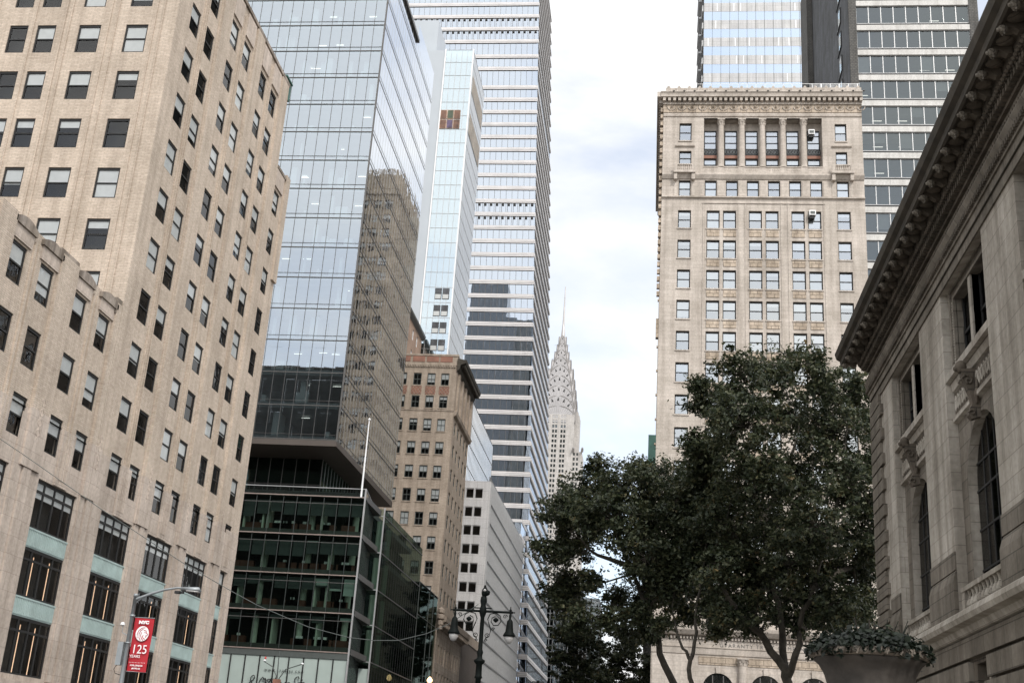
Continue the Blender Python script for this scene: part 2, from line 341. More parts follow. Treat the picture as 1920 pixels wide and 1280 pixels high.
def text(body, size, loc, F, mat, parent, name='lettering', ext=.02, align='CENTER', font_shear=0, bold=0, sx=1, space=1):
    cu = bpy.data.curves.new('txt', 'FONT'); cu.body = body; cu.size = size; cu.align_x = align; cu.extrude = ext; cu.shear = font_shear; cu.offset = bold; cu.space_character = space
    o = bpy.data.objects.new('txt', cu); C.objects.link(o)
    dg = bpy.context.evaluated_depsgraph_get(); me = bpy.data.meshes.new_from_object(o.evaluated_get(dg))
    C.objects.unlink(o); bpy.data.objects.remove(o)
    m4 = Matrix(((F.t[0], 0, F.n[0], loc[0]), (F.t[1], 0, F.n[1], loc[1]), (0, 1, 0, loc[2]), (0, 0, 0, 1)))
    me.transform(Matrix.Scale(sx, 4, (1, 0, 0))); me.transform(m4); me.materials.clear(); me.materials.append(M[mat]); me.name = name
    r = bpy.data.objects.new(name, me); C.objects.link(r); r.parent = parent; return r
# ================================================================== ground
m = MB(); m.quad((-1500, -1500, -.02), (1500, -1500, -.02), (1500, 2500, -.02), (-1500, 2500, -.02), 'pave'); struct(m.build('ground'))
m = MB(); m.quad((-28.7, -300, .0), (-4.2, -300, .0), (-4.2, 900, .0), (-28.7, 900, .0), 'asphalt'); m.quad((-300, 97, .004), (300, 97, .004), (300, 113, .004), (-300, 113, .004), 'asphalt'); struct(m.build('road'))
m = MB()
for y in frange(-60, 88, 9): m.quad((-16.5, y, .01), (-16.3, y, .01), (-16.3, y+3, .01), (-16.5, y+3, .01), 'paint')
for x in frange(-28, -5.5, 1.3): m.quad((x, 92.5, .012), (x+.6, 92.5, .012), (x+.6, 96.3, .012), (x, 96.3, .012), 'paint'); m.quad((x, 113.6, .012), (x+.6, 113.6, .012), (x+.6, 117, .012), (x, 117, .012), 'paint')
struct(m.build('road_markings'))
m = MB()
for x0, x1 in ((-33.2, -28.7), (-4.2, 10.6)):
    for y0, y1 in ((-300, 92), (118, 900)):
        m.box(x0, x1, y0, y1, -.05, .13, 'pave')
        k = x1 if x0 < -20 else x0
        m.box(k-.15 if x0 < -20 else k, k if x0 < -20 else k+.15, y0, y1, -.06, .135, 'kerb')
struct(m.build('pavement'))

# ================================================================== stepped brick building (left)
XB = -32.7
BB = thing('stepped_brick_building', 'tan brick high-rise with turquoise panels low down, nearest on the left side', 'building', loc=(XB, 60, 0))
Fs = FN(XB); Ff = FW(65.5)
ROW = [18.7+3.595*k-2.1 for k in range(11)]   # window sills
holes = []; W = WinSet(BB, 'window', .07)
cols = [67.95, 70.73, 74.96, 77.85, 82.02, 84.87]
for k, z in enumerate(ROW):
    for c in cols:
        holes.append((c, c+1.6, z, z+2.1)); W.add(Fs, c, z, 1.6, 2.1)
    if k <= 8: holes.append((89.03, 90.6, z, z+2.1)); W.add(Fs, 89.03, z, 1.57, 2.1)
wcols = [52.8, 55.83, 59.95, 63.1, 48.6, 45.6]
wh = []
for k in range(3):
    for c in wcols:
        z = ROW[k]; wh.append((c, c+1.5, z, z+2.1)); W.add(Fs, c, z, 1.5, 2.1)
fh = []
for z in [ROW[k] for k in range(2, 11)]:
    for c, w in ((-35.93, 1.55), (-39.25, 1.56), (-42.23, 1.35), (-44.2, 1.33), (-47.6, 1.5), (-50.8, 1.5), (-54, 1.5)):
        fh.append((c, c+w, z, z+2.15)); W.add(Ff, c, z, w, 2.15, b=0 if (c == -44.2 and z > 40) else None)
big = []
for u0, u1 in ((60.05, 64.68), (67.98, 72.57), (75.08, 79.47), (82.12, 86.44), (89.42, 90.75), (52.2, 56.8), (44.5, 49)):
    for i, (z0, z1) in enumerate(((12.56, 15.14), (9.02, 11.53), (5.1, 8.0))): big.append((u0, u1, z0, z1, i))
bh = [b[:4] for b in big]
full = [(b[0], b[1], 5.1, 15.14) for b in big if b[4] == 0]
# masonry, one sheet per material zone
m = MB()
wall(m, Fs, 65.5, 88.9, 18.3, 57.2, holes, .2, mat='tan_brick')
wall(m, Fs, 88.9, 92.3, 18.3, 49.35, holes, .2, mat='tan_brick')
wall(m, Fs, 40, 65.5, 18.3, 26.0, wh, .2, mat='tan_brick')
wall(m, Fs, 40, 92.3, 0, 18.3, full+holes+wh, .32, mat='pink_stone')
wall(m, Ff, -62, XB, 27.35, 57.2, fh, .2, mat='tan_brick')
m.quad((-62, 40, 27.0), (XB, 40, 27.0), (XB, 65.5, 27.0), (-62, 65.5, 27.0), 'cap_stone')
m.quad((-62, 65.5, 57.0), (XB, 65.5, 57.0), (XB, 72, 57.0), (-62, 72, 57.0), 'cap_stone'); m.quad((-40, 72, 57.0), (XB, 72, 57.0), (XB, 88.9, 57.0), (-40, 88.9, 57.0), 'cap_stone'); m.quad((-40, 88.9, 49.2), (XB, 88.9, 49.2), (XB, 92.3, 49.2), (-40, 92.3, 49.2), 'cap_stone'); m.quad((-62, 72, 29.9), (-40, 72, 29.9), (-40, 92.3, 29.9), (-62, 92.3, 29.9), 'cap_stone'); m.box(-40.02, -40, 72, 92.2, 29, 49.2, 'dark_brick'); m.box(-40.03, -40.01, 72, 88.8, 49, 57, 'dark_brick'); m.box(-62, -40.04, 71.98, 72, 29, 57, 'dark_brick')  # unseen rear walls, narrowed and made dark to shape the glass block's reflection
m.box(-40, XB-.001, 88.88, 88.9, 49, 57.2, 'tan_brick'); m.box(-40, XB-.3, 92.28, 92.3, 30, 49.35, 'dark_brick'); m.box(XB-.3, XB-.002, 92.28, 92.3, 30, 49.35, 'tan_brick'); m.box(-62, XB-.004, 92.27, 92.29, 0, 29.9, 'dark_brick'); m.box(-62, XB-.003, 40, 40.02, 0, 26.9, 'tan_brick')
m.box(-62.3, -62, 40, 92.3, 0, 26.9, 'tan_brick'); m.box(-62.3, -62, 65.5, 72, 27, 57.1, 'tan_brick')
m.build('wall', BB)
m = MB(); m.box(-61.5, XB-.9, 42, 63.5, .2, 26.6, 'room'); m.box(-61.4, XB-.9, 66.5, 71.5, .3, 56.6, 'room'); m.box(-39.6, XB-.9, 71.6, 88.2, .3, 56.6, 'room'); m.box(-39.5, XB-.95, 88.3, 91.8, .3, 48.8, 'room'); m.build('interior', BB)
# ribs between the window columns
m = MB()
for u in (66.0, 66.45, 69.85, 70.15, 70.45, 72.6, 72.95, 74.3, 74.6, 76.9, 77.2, 77.5, 79.75, 80.1, 81.4, 81.7, 83.95, 84.25, 84.5, 86.8, 87.1, 88.2, 88.5):
    m.fbox(Fs, u, u+.10, .002, .10, 18.4, 56.4, 'tan_brick'); m.fbox(Fs, u, u+.10, .002, .10, 15.3, 18.39, 'pink_stone')
for u0, u1 in ((72.75, 74.55), (79.9, 81.6), (86.9, 88.6), (65.5, 66.3)):
    m.fbox(Fs, u0, u1, .001, .2, 18.4, 57.1, 'tan_brick'); m.fbox(Fs, u0, u1, .001, .2, 15.3, 18.39, 'pink_stone')
for u0, u1 in ((57.6, 59.6), (64.85, 65.45), (50.9, 52.5)):
    m.fbox(Fs, u0, u1, .002, .2, 18.4, 27.2, 'tan_brick'); m.fbox(Fs, u0, u1, .002, .2, 15.3, 18.39, 'pink_stone')
for u in (54.8, 55.2, 62.0, 62.4): m.fbox(Fs, u, u+.2, .002, .1, 15.3, 26.6, 'tan_brick')
for u in (-37.2, -36.7, -34.0, -33.5, -40.4, -40.0, -42.55, -45.3, -46.3, -48.8): m.fbox(Ff, u, u+.08, .002, .07, 27.4, 56.8, 'tan_brick')
m.build('pilaster_strips', BB)
# brick corbel under each front window recess, sills

# stone parapets with scalloped caps
m = MB()
prev = 40
for c in sorted(wcols):
    m.fbox(Fs, c-.25, c+1.75, .0, .10, 26.0, 26.75, 'pink_stone')
    n = 10; pts = [(c-.4, 26.75), (c+1.9, 26.75)]
    pts += [(c+1.9-2.3*i/n, 27.05+.28*abs(math.sin(i/n*math.pi*1))) for i in range(n+1)]
    m.plate(Fs, pts, -.35, .2, 'cap_stone')
m.fbox(Fs, 40, 65.4, -.3, .0, 26.0, 27.2, 'tan_brick'); m.fbox(Fs, 57.3, 59.5, -.32, .18, 26.9, 27.42, 'cap_stone')
m.fbox(Fs, 64.7, 65.4, -.32, .18, 26.5, 27.5, 'cap_stone')
m.build('parapet', BB); m = MB()
for c in cols+[]:
    m.fbox(Fs, c-.15, c+1.75, .0, .13, 55.0, 57.0, 'pink_stone')
m.fbox(Fs, 65.5, 88.9, -.4, .17, 57.2, 57.5, 'cap_stone'); m.fbox(Fs, 88.9, 92.3, -.4, .17, 49.35, 49.6, 'cap_stone')
m.fbox(Fs, 88.9, 91.0, .0, .12, 47.7, 49.3, 'pink_stone'); m.fbox(Fs, 91.3, 92.3, .002, .2, 40, 49.9, 'tan_brick')
m.build('parapet', BB)
# stone base: fluted piers, floral carving over the big windows
m = MB()
for u0, u1 in ((57.0, 59.9), (64.8, 67.85), (72.7, 74.95), (79.6, 82.0), (86.55, 89.3), (90.85, 92.25)):
    n = max(2, int((u1-u0)/.75)); s = (u1-u0)/n
    for i in range(n): m.fbox(Fs, u0+i*s+.07, u0+(i+1)*s-.07, .003, .08 if i in (0, n-1) else .15, 5.0, 18.0, 'pink_stone')
for (u0, u1, z0, z1, i) in big:
    if i == 0:
        c = (u0+u1)/2; m.fbox(Fs, c-.75, c+.75, .002, .09, 15.16, 18.28, 'pink_stone')
        for k in range(5): m.fbox(Fs, c-.45+.2*k-.04, c-.45+.2*k+.04, .1, .14, 15.5, 17.6, 'pink_stone')
m.fbox(Fs, 40, 92.3, .0, .35, 4.45, 4.8, 'pink_stone'); m.fbox(Fs, 40, 92.3, .0, .22, 4.1, 4.44, 'pink_stone')
m.build('stone_base', BB)
for cu in (58.6, 65.9, 73.65, 80.75, 87.75):
    m = MB()
    for k in range(4):
        zz = 18.9-k*.55
        for sgn in (-1, 1):
            m.tube([Fs.p(cu+sgn*(.05+.13*math.sin(q)), .21, zz+.18*math.cos(q)) for q in [i*math.pi/5 for i in range(6)]], .022, 5, 'pink_stone')
    m.tube([Fs.p(cu, .2, 16.9), Fs.p(cu, .2, 19.3)], .03, 5, 'pink_stone'); m.build('floral_carving', BB)
for (u0, u1, z0, z1, i) in big:
    if i < 2 and u0 > 50:
        m = MB(); zb, zt = (11.54, 12.55) if i == 0 else (8.01, 9.01)
        m.fbox(Fs, u0, u1, -.3, -.12, zb, zt, 'turquoise')
        for u in frange(u0+.1, u1-.15, .19): m.fbox(Fs, u, u+.08, -.12, -.06, zb+.08, zt-.1, 'turquoise')
        m.fbox(Fs, u0, u1, -.12, -.05, zt-.09, zt-.002, 'turquoise'); m.build('spandrel_panel', BB)
LW = WinSet(BB, 'large_window', .14)
for (u0, u1, z0, z1, i) in big: LW.add(Fs, u0, z0, u1-u0, z1-z0, 'tri' if u1-u0 > 2 else 'sash', b=(.0 if i else .35), bm='blind')
LW.done()
m = MB()
W.done()
lw = [o for o in bpy.data.objects if o.name.startswith('large_window')]
for (u0, u1, z0, z1, i) in big:
    if i and u1-u0 > 2 and u0 > 50:
        par = min(lw, key=lambda o: (o.location-Vector(Fs.p(u0, -.14, z0))).length)
        for q in ((.12, .5, .86) if i == 2 else (.5, .9)):
            a = MB(); w = u1-u0; a.box(w*q-.02, w*q+.02, .5, .53, .15, (z1-z0)*.9, 'warm_strip'); o = a.build('light_strip', par)
            
m = MB()
for c in (41, 46, 53, 61, 69, 76.5, 84): m.fbox(Fs, c, c+4.2, -.3, .03, .5, 3.9, 'mullion')
m.build('shopfront', BB)
cb = thing('copper_roof_box', 'small green copper box on the roof edge of the tan brick high-rise', 'roof box', loc=(-33.9, 90.5, 49.6))
m = MB(); m.box(-.9, .6, -.7, .8, 7.6, 9.3, 'copper'); m.box(-1.0, .7, -.8, .9, 9.3, 9.45, 'copper'); m.box(-.7, .4, -.5, .6, 0.0, 7.6, 'mullion'); m.box(-.8, .5, -.72, -.66, 7.9, 9.1, 'grey_frame'); o = m.build('casing', cb)

# ================================================================== glass office building with overhanging box
GB = thing('glass_office_building', 'blue-grey glass block overhanging a dark glass podium, beside the tan brick high-rise', 'building', loc=(-40, 125, 0))
XU, YU, YE = -32.9, 118.4, 147.6
FL_ = [33.44, 37.11, 40.75, 44.41, 48.05, 51.71, 55.32, 58.91, 62.55, 66.15, 69.81, 73.42, 77.0, 80.6, 84.15, 87.75, 91.3]
Fw = FW(YU); Fst = FN(XU); TOP = 93.4; TOP2 = 96.2
pane(Fw, -62, XU, 33.4, TOP+2.5, 'tower_glass').build('west_glass', GB)
pane(Fst, YU, 135.8, 33.4, TOP, 'mirror_glass').build('street_glass', GB)
pane(Fst, 135.8, YE, 33.4, TOP2, 'mirror_glass').build('street_glass', GB)
m = MB()
um = [XU-1.28*k for k in range(23)]
grid(m, Fw, -62, XU, 33.4, TOP, um, [], .035, .03); grid(m, Fw, -62, XU, 33.4, TOP, [], FL_, .1, .05, zw=.09); grid(m, Fw, -62, XU, 33.4, TOP, [], [z+.52 for z in FL_], .05, .03, zw=.03)
m.build('west_mullions', GB)
m = MB()
us = [YU+1.3*k for k in range(1, 23)]
grid(m, Fst, YU, YE, 33.4, TOP, us, [], .03, .012, mat='alu'); grid(m, Fst, YU, YE, 33.4, TOP, [], FL_, .1, .012, zw=.08); grid(m, Fst, YU, YE, 33.4, TOP, [], [z+.52 for z in FL_], .05, .008, zw=.035)
m.box(XU-.05, XU+.12, YU-.12, YU+.05, 33.2, TOP, 'mullion')
m.build('street_mullions', GB)
for z in FL_:
    m = MB(); m.box(-61.8, XU-.25, YU+.25, YE-.3, z-.25, z+.38, 'office'); m.build('floor_slab', GB)
m = MB(); m.box(-61.6, XU-7, YU+6.5, YE-.5, 33.9, 92, 'office_back'); m.build('core', GB)
m = MB()
for k, z in enumerate(FL_[:-1]):
    for i in range(26):
        if random.random() < .42:
            x = XU-.9-random.random()*27; y = YU+.8+random.random()*1.2; hgt = random.choice((3.2, 3.2, 1.1, 1.4, .9)); d = random.random()*.8+.15
            m.box(x-d/2, x+d/2, y, y+.2+2*random.random(), z+.45, z+.45+min(hgt, 2.75), 'white_wall')
m.build('partitions', GB)
m = MB()
for k, z in enumerate(FL_[:-1]):
    for i in range(5):
        if random.random() < .28:
            x = XU-1.5-random.random()*11; y = YU+2.2+random.random()*1.5; m.box(x, x+.9, y, y+.08, z+3.2, z+3.24, 'lamp_on')
m.build('ceiling_lamps', GB)
m = MB(); m.box(-62, XU+.08, YU-.1, YE, 32.75, 33.35, 'soffit'); m.build('soffit', GB)
m = MB(); m.box(-62, -36, 124.4, YE-.5, 29.0, 32.74, 'room'); m.build('recess_interior', GB)
m = MB(); Fr1 = FW(124.1); Fr2 = FN(-35.7)
m.fbox(Fr1, -62, -35.7, -.03, 0, 27.5, 32.74, 'podium_glass'); m.fbox(Fr2, 124.13, 147, -.03, 0, 27.5, 32.74, 'podium_glass')
grid(m, Fr1, -62, -35.7, 27.5, 32.74, [-35.7-1.45*k for k in range(18)], [29.9], .06, .06); grid(m, Fr2, 124.1, 147, 27.5, 32.74, [124.1+1.3*k for k in range(18)], [], .05, .05, mat='galv')
m.build('recess_glass', GB)
m = MB(); m.box(-37.2, -35.0, 118.2, 131, TOP+.02, TOP+1.2, 'mullion'); m.box(-40, XU-.1, 131.2, 135.6, TOP-.5, TOP+1.4, 'mullion'); m.fbox(Fst, YU, 135.7, -.2, .25, TOP-.1, TOP+.35, 'mullion'); m.build('roof_edge', GB)
# podium
XP = -29.2; YP = 118.5; PF = [27.5, 23.53, 19.56, 15.86, 12.1]
Fp = FW(YP); side = Fr((XP, YP), (-1.1, 8.9)); SL = math.hypot(1.1, 8.9); Y2 = 127.4; Fp2 = FW(Y2); Fps = FN(-29.1)
pane(Fp, -62, XP, 12.1, 27.5, 'podium_glass').build('podium_glass', GB)
pane(side, .05, SL-.05, 0, 27.5, 'podium_glass').build('podium_side_glass', GB)
pane(Fp2, -30.25, -29.1, 0, 28.3, 'podium_glass').build('podium_return_glass', GB)
pane(Fps, Y2, 151, 0, 28.3, 'podium_side').build('podium_street_glass', GB)
for z in PF:
    m = MB(); m.box(-61.8, XP-.2, YP+.3, 127.2, z-.02, z+.55, 'mullion'); m.box(-61.8, -30.4, 127.2, 150.5, z-.03, z+.5, 'mullion'); m.build('floor_slab', GB)
m = MB(); m.box(-61.5, -33.2, YP+7.5, 127, 12, 27, 'podium_back'); m.box(-61.5, -31.5, 131, 150.6, .2, 27, 'podium_back'); m.build('podium_core', GB)
for z in PF[:4]:
    z0 = z-3.97+.6
    for x in (-30.3, -34.9, -39.5, -44.1):
        m = MB(); m.lathe([(.32, 0), (.32, 3.3)], (x, YP+1.6, z-3.7), 14, 'green_column'); m.smooth = False; m.build('column', GB)
    for y in (Y2+1.2, Y2+6):
        m = MB(); m.lathe([(.34, 0), (.34, 3.4)], (-29.75, y, z-3.8), 14, 'green_column'); m.build('column', GB)
bl = MB()
for j, z in enumerate(PF[1:]):
    zt = z+3.9 if j else z+3.97
    for k in range(22):
        x1 = XP-1.42*k-.1; x0 = x1-1.26
        f = [.5, .45, .3, .12][j]+random.choice((0, 0, 0, .1, -.1)); 
        bl.box(x0, x1, YP+.35, YP+.37, zt-.5-(2.9*max(.02, f)), zt-.5, 'dark_blind')
bl.build('roller_blinds', GB)
for (k, j, f0, f1) in ((0, 2, .0, .55), (1, 2, .33, .4), (2, 2, .02, .24), (0, 3, .02, .1), (3, 1, .0, .03)):
    m = MB(); z = PF[1+j]+3.4; x1 = XP-1.42*k-.12; m.box(x1-1.2, x1, YP+.32, YP+.34, z-3*f1, z-3*f0, 'frost'); m.build('white_blind', GB)
m = MB()
for j, z in enumerate(PF[1:]):
    for k in range(12):
        x = XP-.8-random.random()*14
        m.box(x-1.0, x+.4, YP+1.0, YP+1.6, z+.56, z+1.25, 'wood_desk')
        if random.random() < .6: m.box(x-.5, x-.2, YP+1.1, YP+1.4, z+1.26, z+1.5, 'white_wall')
    for k in range(4):
        x = XP-2.5-random.random()*13; m.box(x, x+.16, YP+.6, YP+2.4, z+.56, z+3.4, 'green_column')
m.build('desks', GB)
m = MB()
grid(m, Fp, -62, XP, 12.1, 27.5, [XP-1.42*k for k in range(0, 23)], [], .06, .07, mat='dark_frame'); grid(m, Fp, -62, XP, 12.1, 27.5, [], PF, .07, .16, mat='steel_line', zw=.1)
grid(m, Fp, -62, XP, 12.1, 27.5, [], [z-.75 for z in PF[:-1]], .05, .06, mat='mullion', zw=.06)
m.box(XP-.07, XP+.08, YP-.18, YP-.02, 0, 28.4, 'alu'); m.build('podium_mullions', GB)
m = MB(); grid(m, side, 0, SL, 0, 27.5, frange(1, SL, 1.1), [], .05, .04, mat='dark_frame'); grid(m, side, .1, SL, 0, 27.6, [], PF, .07, .06, mat='mullion', zw=.09)
grid(m, Fp2, -30.2, -29.1, 0, 28.3, [], [28.35]+PF, .07, .06, mat='alu', zw=.1); m.box(-29.16, -29.02, Y2-.1, Y2+.04, 0, 28.4, 'alu')
grid(m, Fps, Y2, 151, 0, 28.3, [Y2+1.31*k for k in range(1, 19)], [], .05, .02, mat='dark_frame'); grid(m, Fps, Y2+.05, 151, 0, 28.3, [], [28.33]+PF, .06, .07, mat='mullion', zw=.1)
m.build('street_podium_mullions', GB)
m = MB(); m.fbox(Fp, -62, XP, -.02, 0, 27.65, 28.35, 'rail_glass'); m.fbox(side, 0, SL, -.02, 0, 27.65, 28.35, 'rail_glass'); m.fbox(Fp, -62, XP+.05, -.05, .06, 28.36, 28.44, 'alu'); m.fbox(side, 0, SL, -.05, .05, 28.365, 28.43, 'alu')
for x in frange(-60, XP, 1.42): m.box(x-.02, x+.02, YP+.02, YP+.08, 27.5, 28.36, 'grey_frame')
m.build('terrace_railing', GB)
m = MB(); m.box(-62, XP+.02, YP-.1, YP-.02, 11.45, 12.05, 'grey_frame')
for x0, x1 in zip([XP-1.475*k-1.475 for k in range(22)], [XP-1.475*k for k in range(22)]): m.box(x0+.06, x1-.06, YP, YP+.05, 0.3, 11.44, 'frost'); m.box(x0-.06, x0+.06, YP-.06, YP+.1, 0, 11.44, 'black_frame')
m.box(-30.2, -29.2, Y2+.001, Y2+.05, 7.5, 11.4, 'frost')
m.build('shop_front', GB)
# hand-written shop name
def strokes(mb, F, S, ox, oz, s, d, r, mat, shear=.25):
    for st in S:
        P = [Vector((x+shear*y, y, 0)) for x, y in st]; Q = []
        for i in range(len(P)-1):
            p0, p1, p2, p3 = P[max(i-1, 0)], P[i], P[i+1], P[min(i+2, len(P)-1)]
            for k in range(4):
                t = k/4; Q.append(.5*((2*p1)+(p2-p0)*t+(2*p0-5*p1+4*p2-p3)*t*t+(3*p1-3*p2+p3-p0)*t**3))
        Q.append(P[-1])
        mb.tube([F.p(ox+q.x*s, d, oz+q.y*s) for q in Q], r, 5, mat)
m = MB()
amp = [[(.62, .05), (.2, .55), (.05, .85), (.2, 1.05), (.38, .88), (.22, .6), (0, .3), (.05, .05), (.3, 0), (.55, .3)]]
oth = [[(1.15, .75), (1.05, .95), (.9, .6), (1.0, .1), (1.3, 0), (1.45, .45), (1.3, .85), (1.12, .8), (1.6, .7)], [(1.85, 1.05), (1.7, .5), (1.65, .05), (1.8, .0)], [(1.5, .78), (2.0, .85)], [(2.2, 1.1), (2.05, .6), (1.95, .0), (2.1, .4), (2.3, .55), (2.3, .05), (2.5, 0), (2.6, .3), (2.8, .35), (2.75, .6), (2.6, .5), (2.62, .1), (2.8, .0), (3.0, .2), (3.1, .65), (3.12, .45), (3.3, .6), (3.5, .62)]]
sto = [[(4.15, .95), (4.0, 1.15), (3.8, .95), (3.9, .7), (4.05, .45), (3.95, .1), (3.7, 0), (3.6, .2)], [(4.45, .95), (4.35, .4), (4.32, .05), (4.5, .05)], [(4.15, .65), (4.7, .72)], [(4.85, .5), (4.7, .3), (4.8, .05), (5.0, .2), (4.95, .5), (4.85, .5), (5.2, .48), (5.15, .05)], [(5.15, .3), (5.3, .5), (5.5, .5)], [(5.65, .5), (5.6, .05), (5.75, .1)], [(5.7, .75), (5.72, .78)], [(5.85, .2), (6.05, .3), (6.05, .5), (5.9, .45), (5.9, .1), (6.1, .0), (6.3, .3)], [(6.55, .6), (6.4, .5), (6.55, .25), (6.4, 0), (6.25, .1)]]
strokes(m, Fp, amp+oth+sto, -38.95, 8.28, 1.17, .2, .05, 'black_print'); m.build('shop_name', GB)
text('WWW.STORIES.COM', .27, (-35.45, YP-.12, 10.0), Fp, 'black_print', GB, 'web_address', space=1.7)
# dark glass annex
AX = thing('dark_glass_annex', 'low dark glass block between the dark podium and the beige office building', 'building', loc=(-35, 158, 0))
m = MB(); m.box(-60, -29.4, 151.1, 165.2, 0, 23.9, 'room'); m.build('interior', AX)
pane(Fps, 151.05, 165.3, 0, 24.2, 'podium_side').build('street_glass', AX); pane(FW(151.06), -60, -29.13, 0, 24.2, 'podium_side').build('west_glass', AX)
m = MB(); grid(m, Fps, 151.05, 165.3, 0, 24.2, [151.1, 158.5, 162], [24.2, 20.2], .08, .06, mat='grey_frame'); m.box(-60, -29.12, 151.1, 165.3, 24.0, 24.19, 'mullion'); m.build('mullions', AX)

FP = thing('flagpole', 'white flagpole with a ball finial standing on the dark podium terrace', 'flagpole', loc=(-29.62, 118.3, 27.5))
m = MB(); m.tube([(0, 0, 0), (0, 0, 3), (0, 0, 8.1)], [.10, .09, .055], 12, 'white_paint'); m.build('pole', FP); m = MB(); m.lathe([(.02, 0), (.13, .06), (.15, .15), (.1, .25), (.02, .3)], (0, 0, 8.1), 12, 'white_paint'); m.build('finial', FP)
# ================================================================== beige office building
BE = thing('beige_office_building', 'beige brick office building with red lattice panels and a dark bracketed street cornice', 'building', loc=(-37, 170, 0))
XE, YB = -29.1, 165.5
Fb = FW(YB); Fbs = FN(XE)
W = WinSet(BE, 'window', .12, 'grey_frame'); hs = []; hs2 = []
rows = [54.85, 51.4, 47.92, 44.5, 41.0, 37.6, 34.25, 30.85, 27.4, 24.0, 20.6]
for z in rows:
    for x in (-35.52, -33.44, -31.4, -37.7, -39.8, -41.9): hs.append((x, x+1.2, z, z+1.85)); W.add(Fb, x, z, 1.2, 1.85, 'sash4')
for z in rows[1:]:
    if z > 48: continue
    for y in (166.9, 169.9, 173.0, 176.2, 178.9): hs2.append((y, y+1.5, z, z+1.85)); W.add(Fbs, y, z, 1.5, 1.85, 'sash')
for y in (168.3, 171.6, 174.9, 178.1): hs2.append((y, y+1.3, 52.0, 56.6))
m = MB(); wall(m, Fb, -60, XE, 0, 59.5, hs, .2, mat='beige_brick'); wall(m, Fbs, YB, 181, 0, 59.5, hs2, .25, mat='beige_brick'); m.box(-60, XE-.01, 180.98, 181, 0, 58, 'beige_brick'); m.box(-60, XE-.4, YB+.3, 180.9, 57.2, 57.4, 'cap_stone'); m.build('wall', BE)
m = MB(); m.box(-59, XE-1, YB+1, 180, .2, 57, 'room'); m.build('interior', BE)
W.done(100)
for x in (-35.52, -33.44, -31.4, -37.7):
    m = MB(); m.fbox(Fb, x-.15, x+1.35, .002, .05, 53.45, 54.75, 'rust_panel')
    for k in range(3):
        c = x-.15+.25+.5*k
        m.tube([Fb.p(c-.25, .07, 53.5), Fb.p(c+.25, .07, 54.1), Fb.p(c-.25, .07, 54.7)], .035, 4, 'beige_stone'); m.tube([Fb.p(c+.25, .07, 53.5), Fb.p(c-.25, .07, 54.1), Fb.p(c+.25, .07, 54.7)], .035, 4, 'beige_stone')
    m.build('lattice_panel', BE)
m = MB(); m.fbox(Fb, -60, XE, .0, .12, 57.9, 58.2, 'beige_stone')
for x in frange(-44, XE-.2, .38): m.fbox(Fb, x, x+.2, .0, .18, 57.6, 57.9, 'beige_stone')
m.build('dentil_course', BE)
m = MB(); m.fbox(Fb, -60, XE+.1, -.4, .1, 59.35, 59.65, 'beige_stone'); m.build('coping', BE)
m = MB(); m.fbox(Fb, -60, XE, .0, .08, 50.95, 51.15, 'beige_stone'); m.build('string_course', BE)
_s = MB(); _s.box(-.1, 1.3, -.1, .08, -.15, -.01, 'beige_stone'); _sm = _s.mesh('sill')
for a, b, c, d in hs: o = bpy.data.objects.new('sill', _sm); C.objects.link(o); o.parent = BE; o.location = (a, YB, c)
for x in (-31.4, -33.44, -35.52, -37.7): m = MB(); m.fbox(Fb, x-.3, x+1.5, .01, .06, 58.45, 59.3, 'rust_panel'); m.build('parapet_panel', BE)
m = MB(); m.extrude(Fbs, [(0, 57.0), (.35, 57.4), (.5, 58.0), (1.25, 58.3), (1.35, 58.75), (.2, 58.95), (0, 59.0)], YB-.3, 181.4, 'gutter')
for y in frange(YB+.3, 180.8, .75): m.fbox(Fbs, y, y+.28, .3, 1.15, 57.8, 58.27, 'gutter')
m.build('street_cornice', BE)
m = MB()
for y in (166.6, 170.0, 173.3, 176.6, 179.9): m.fbox(Fbs, y, y+.9, .0, .32, 51.0, 56.99, 'beige_stone')
m.extrude(Fbs, [(0, 50.2), (.35, 50.4), (.5, 50.9), (0, 51.0)], YB, 181.2, 'beige_stone')
m.fbox(Fbs, YB+.2, YB+.9, 1.0, 1.5, 59.0, 60.2, 'beige_stone') if False else None
m.build('colonnade', BE)
# carved low block east of it
LB_ = thing('ornate_low_building', 'low beige building with carved cornice and corner bracket beside the dark glass annex', 'building', loc=(-33, 175, 0))
Fc = FN(-28.9)
hs = [(y, y+1.35, z, z+2.4) for y in frange(167, 185, 2.5) for z in (15.8, 12.2, 8.6)]
m = MB(); wall(m, Fc, 165.6, 188, 0, 20.2, hs, .3, mat='beige_stone'); wall(m, FW(165.45), -29.05, -28.9, 0, 20.2, [], mat='beige_stone'); m.box(-60, -29.15, 181.1, 187.9, .1, 20.1, 'beige_stone'); m.build('wall', LB_)
W = WinSet(LB_, 'window', .2, 'grey_frame')
for a, b, c, d in hs: W.add(Fc, a, c, b-a, d-c)
W.done()
m = MB(); m.extrude(Fc, [(0, 20.2), (.3, 20.3), (.5, 20.9), (1.2, 21.1), (1.3, 21.8), (0, 22.0)], 165.3, 188.3, 'beige_stone')
for y in frange(166, 188, .8): m.fbox(Fc, y, y+.3, .1, 1.1, 20.45, 21.05, 'beige_stone')
m.build('cornice', LB_)
m = MB()
for k, (zz, rr) in enumerate(((22.4, .5), (21.6, .55), (20.8, .42), (20.2, .3))): m.lathe([(.1, 0), (rr, .15), (rr, .6), (.15, .85)], (-28.5, 165.3, zz-.3), 10, 'beige_stone')
m.build('corner_bracket', LB_)
BR = thing('dark_ribbed_building', 'low dark brown ribbed building below the pale grey office block', 'building', loc=(-36, 196, 0))
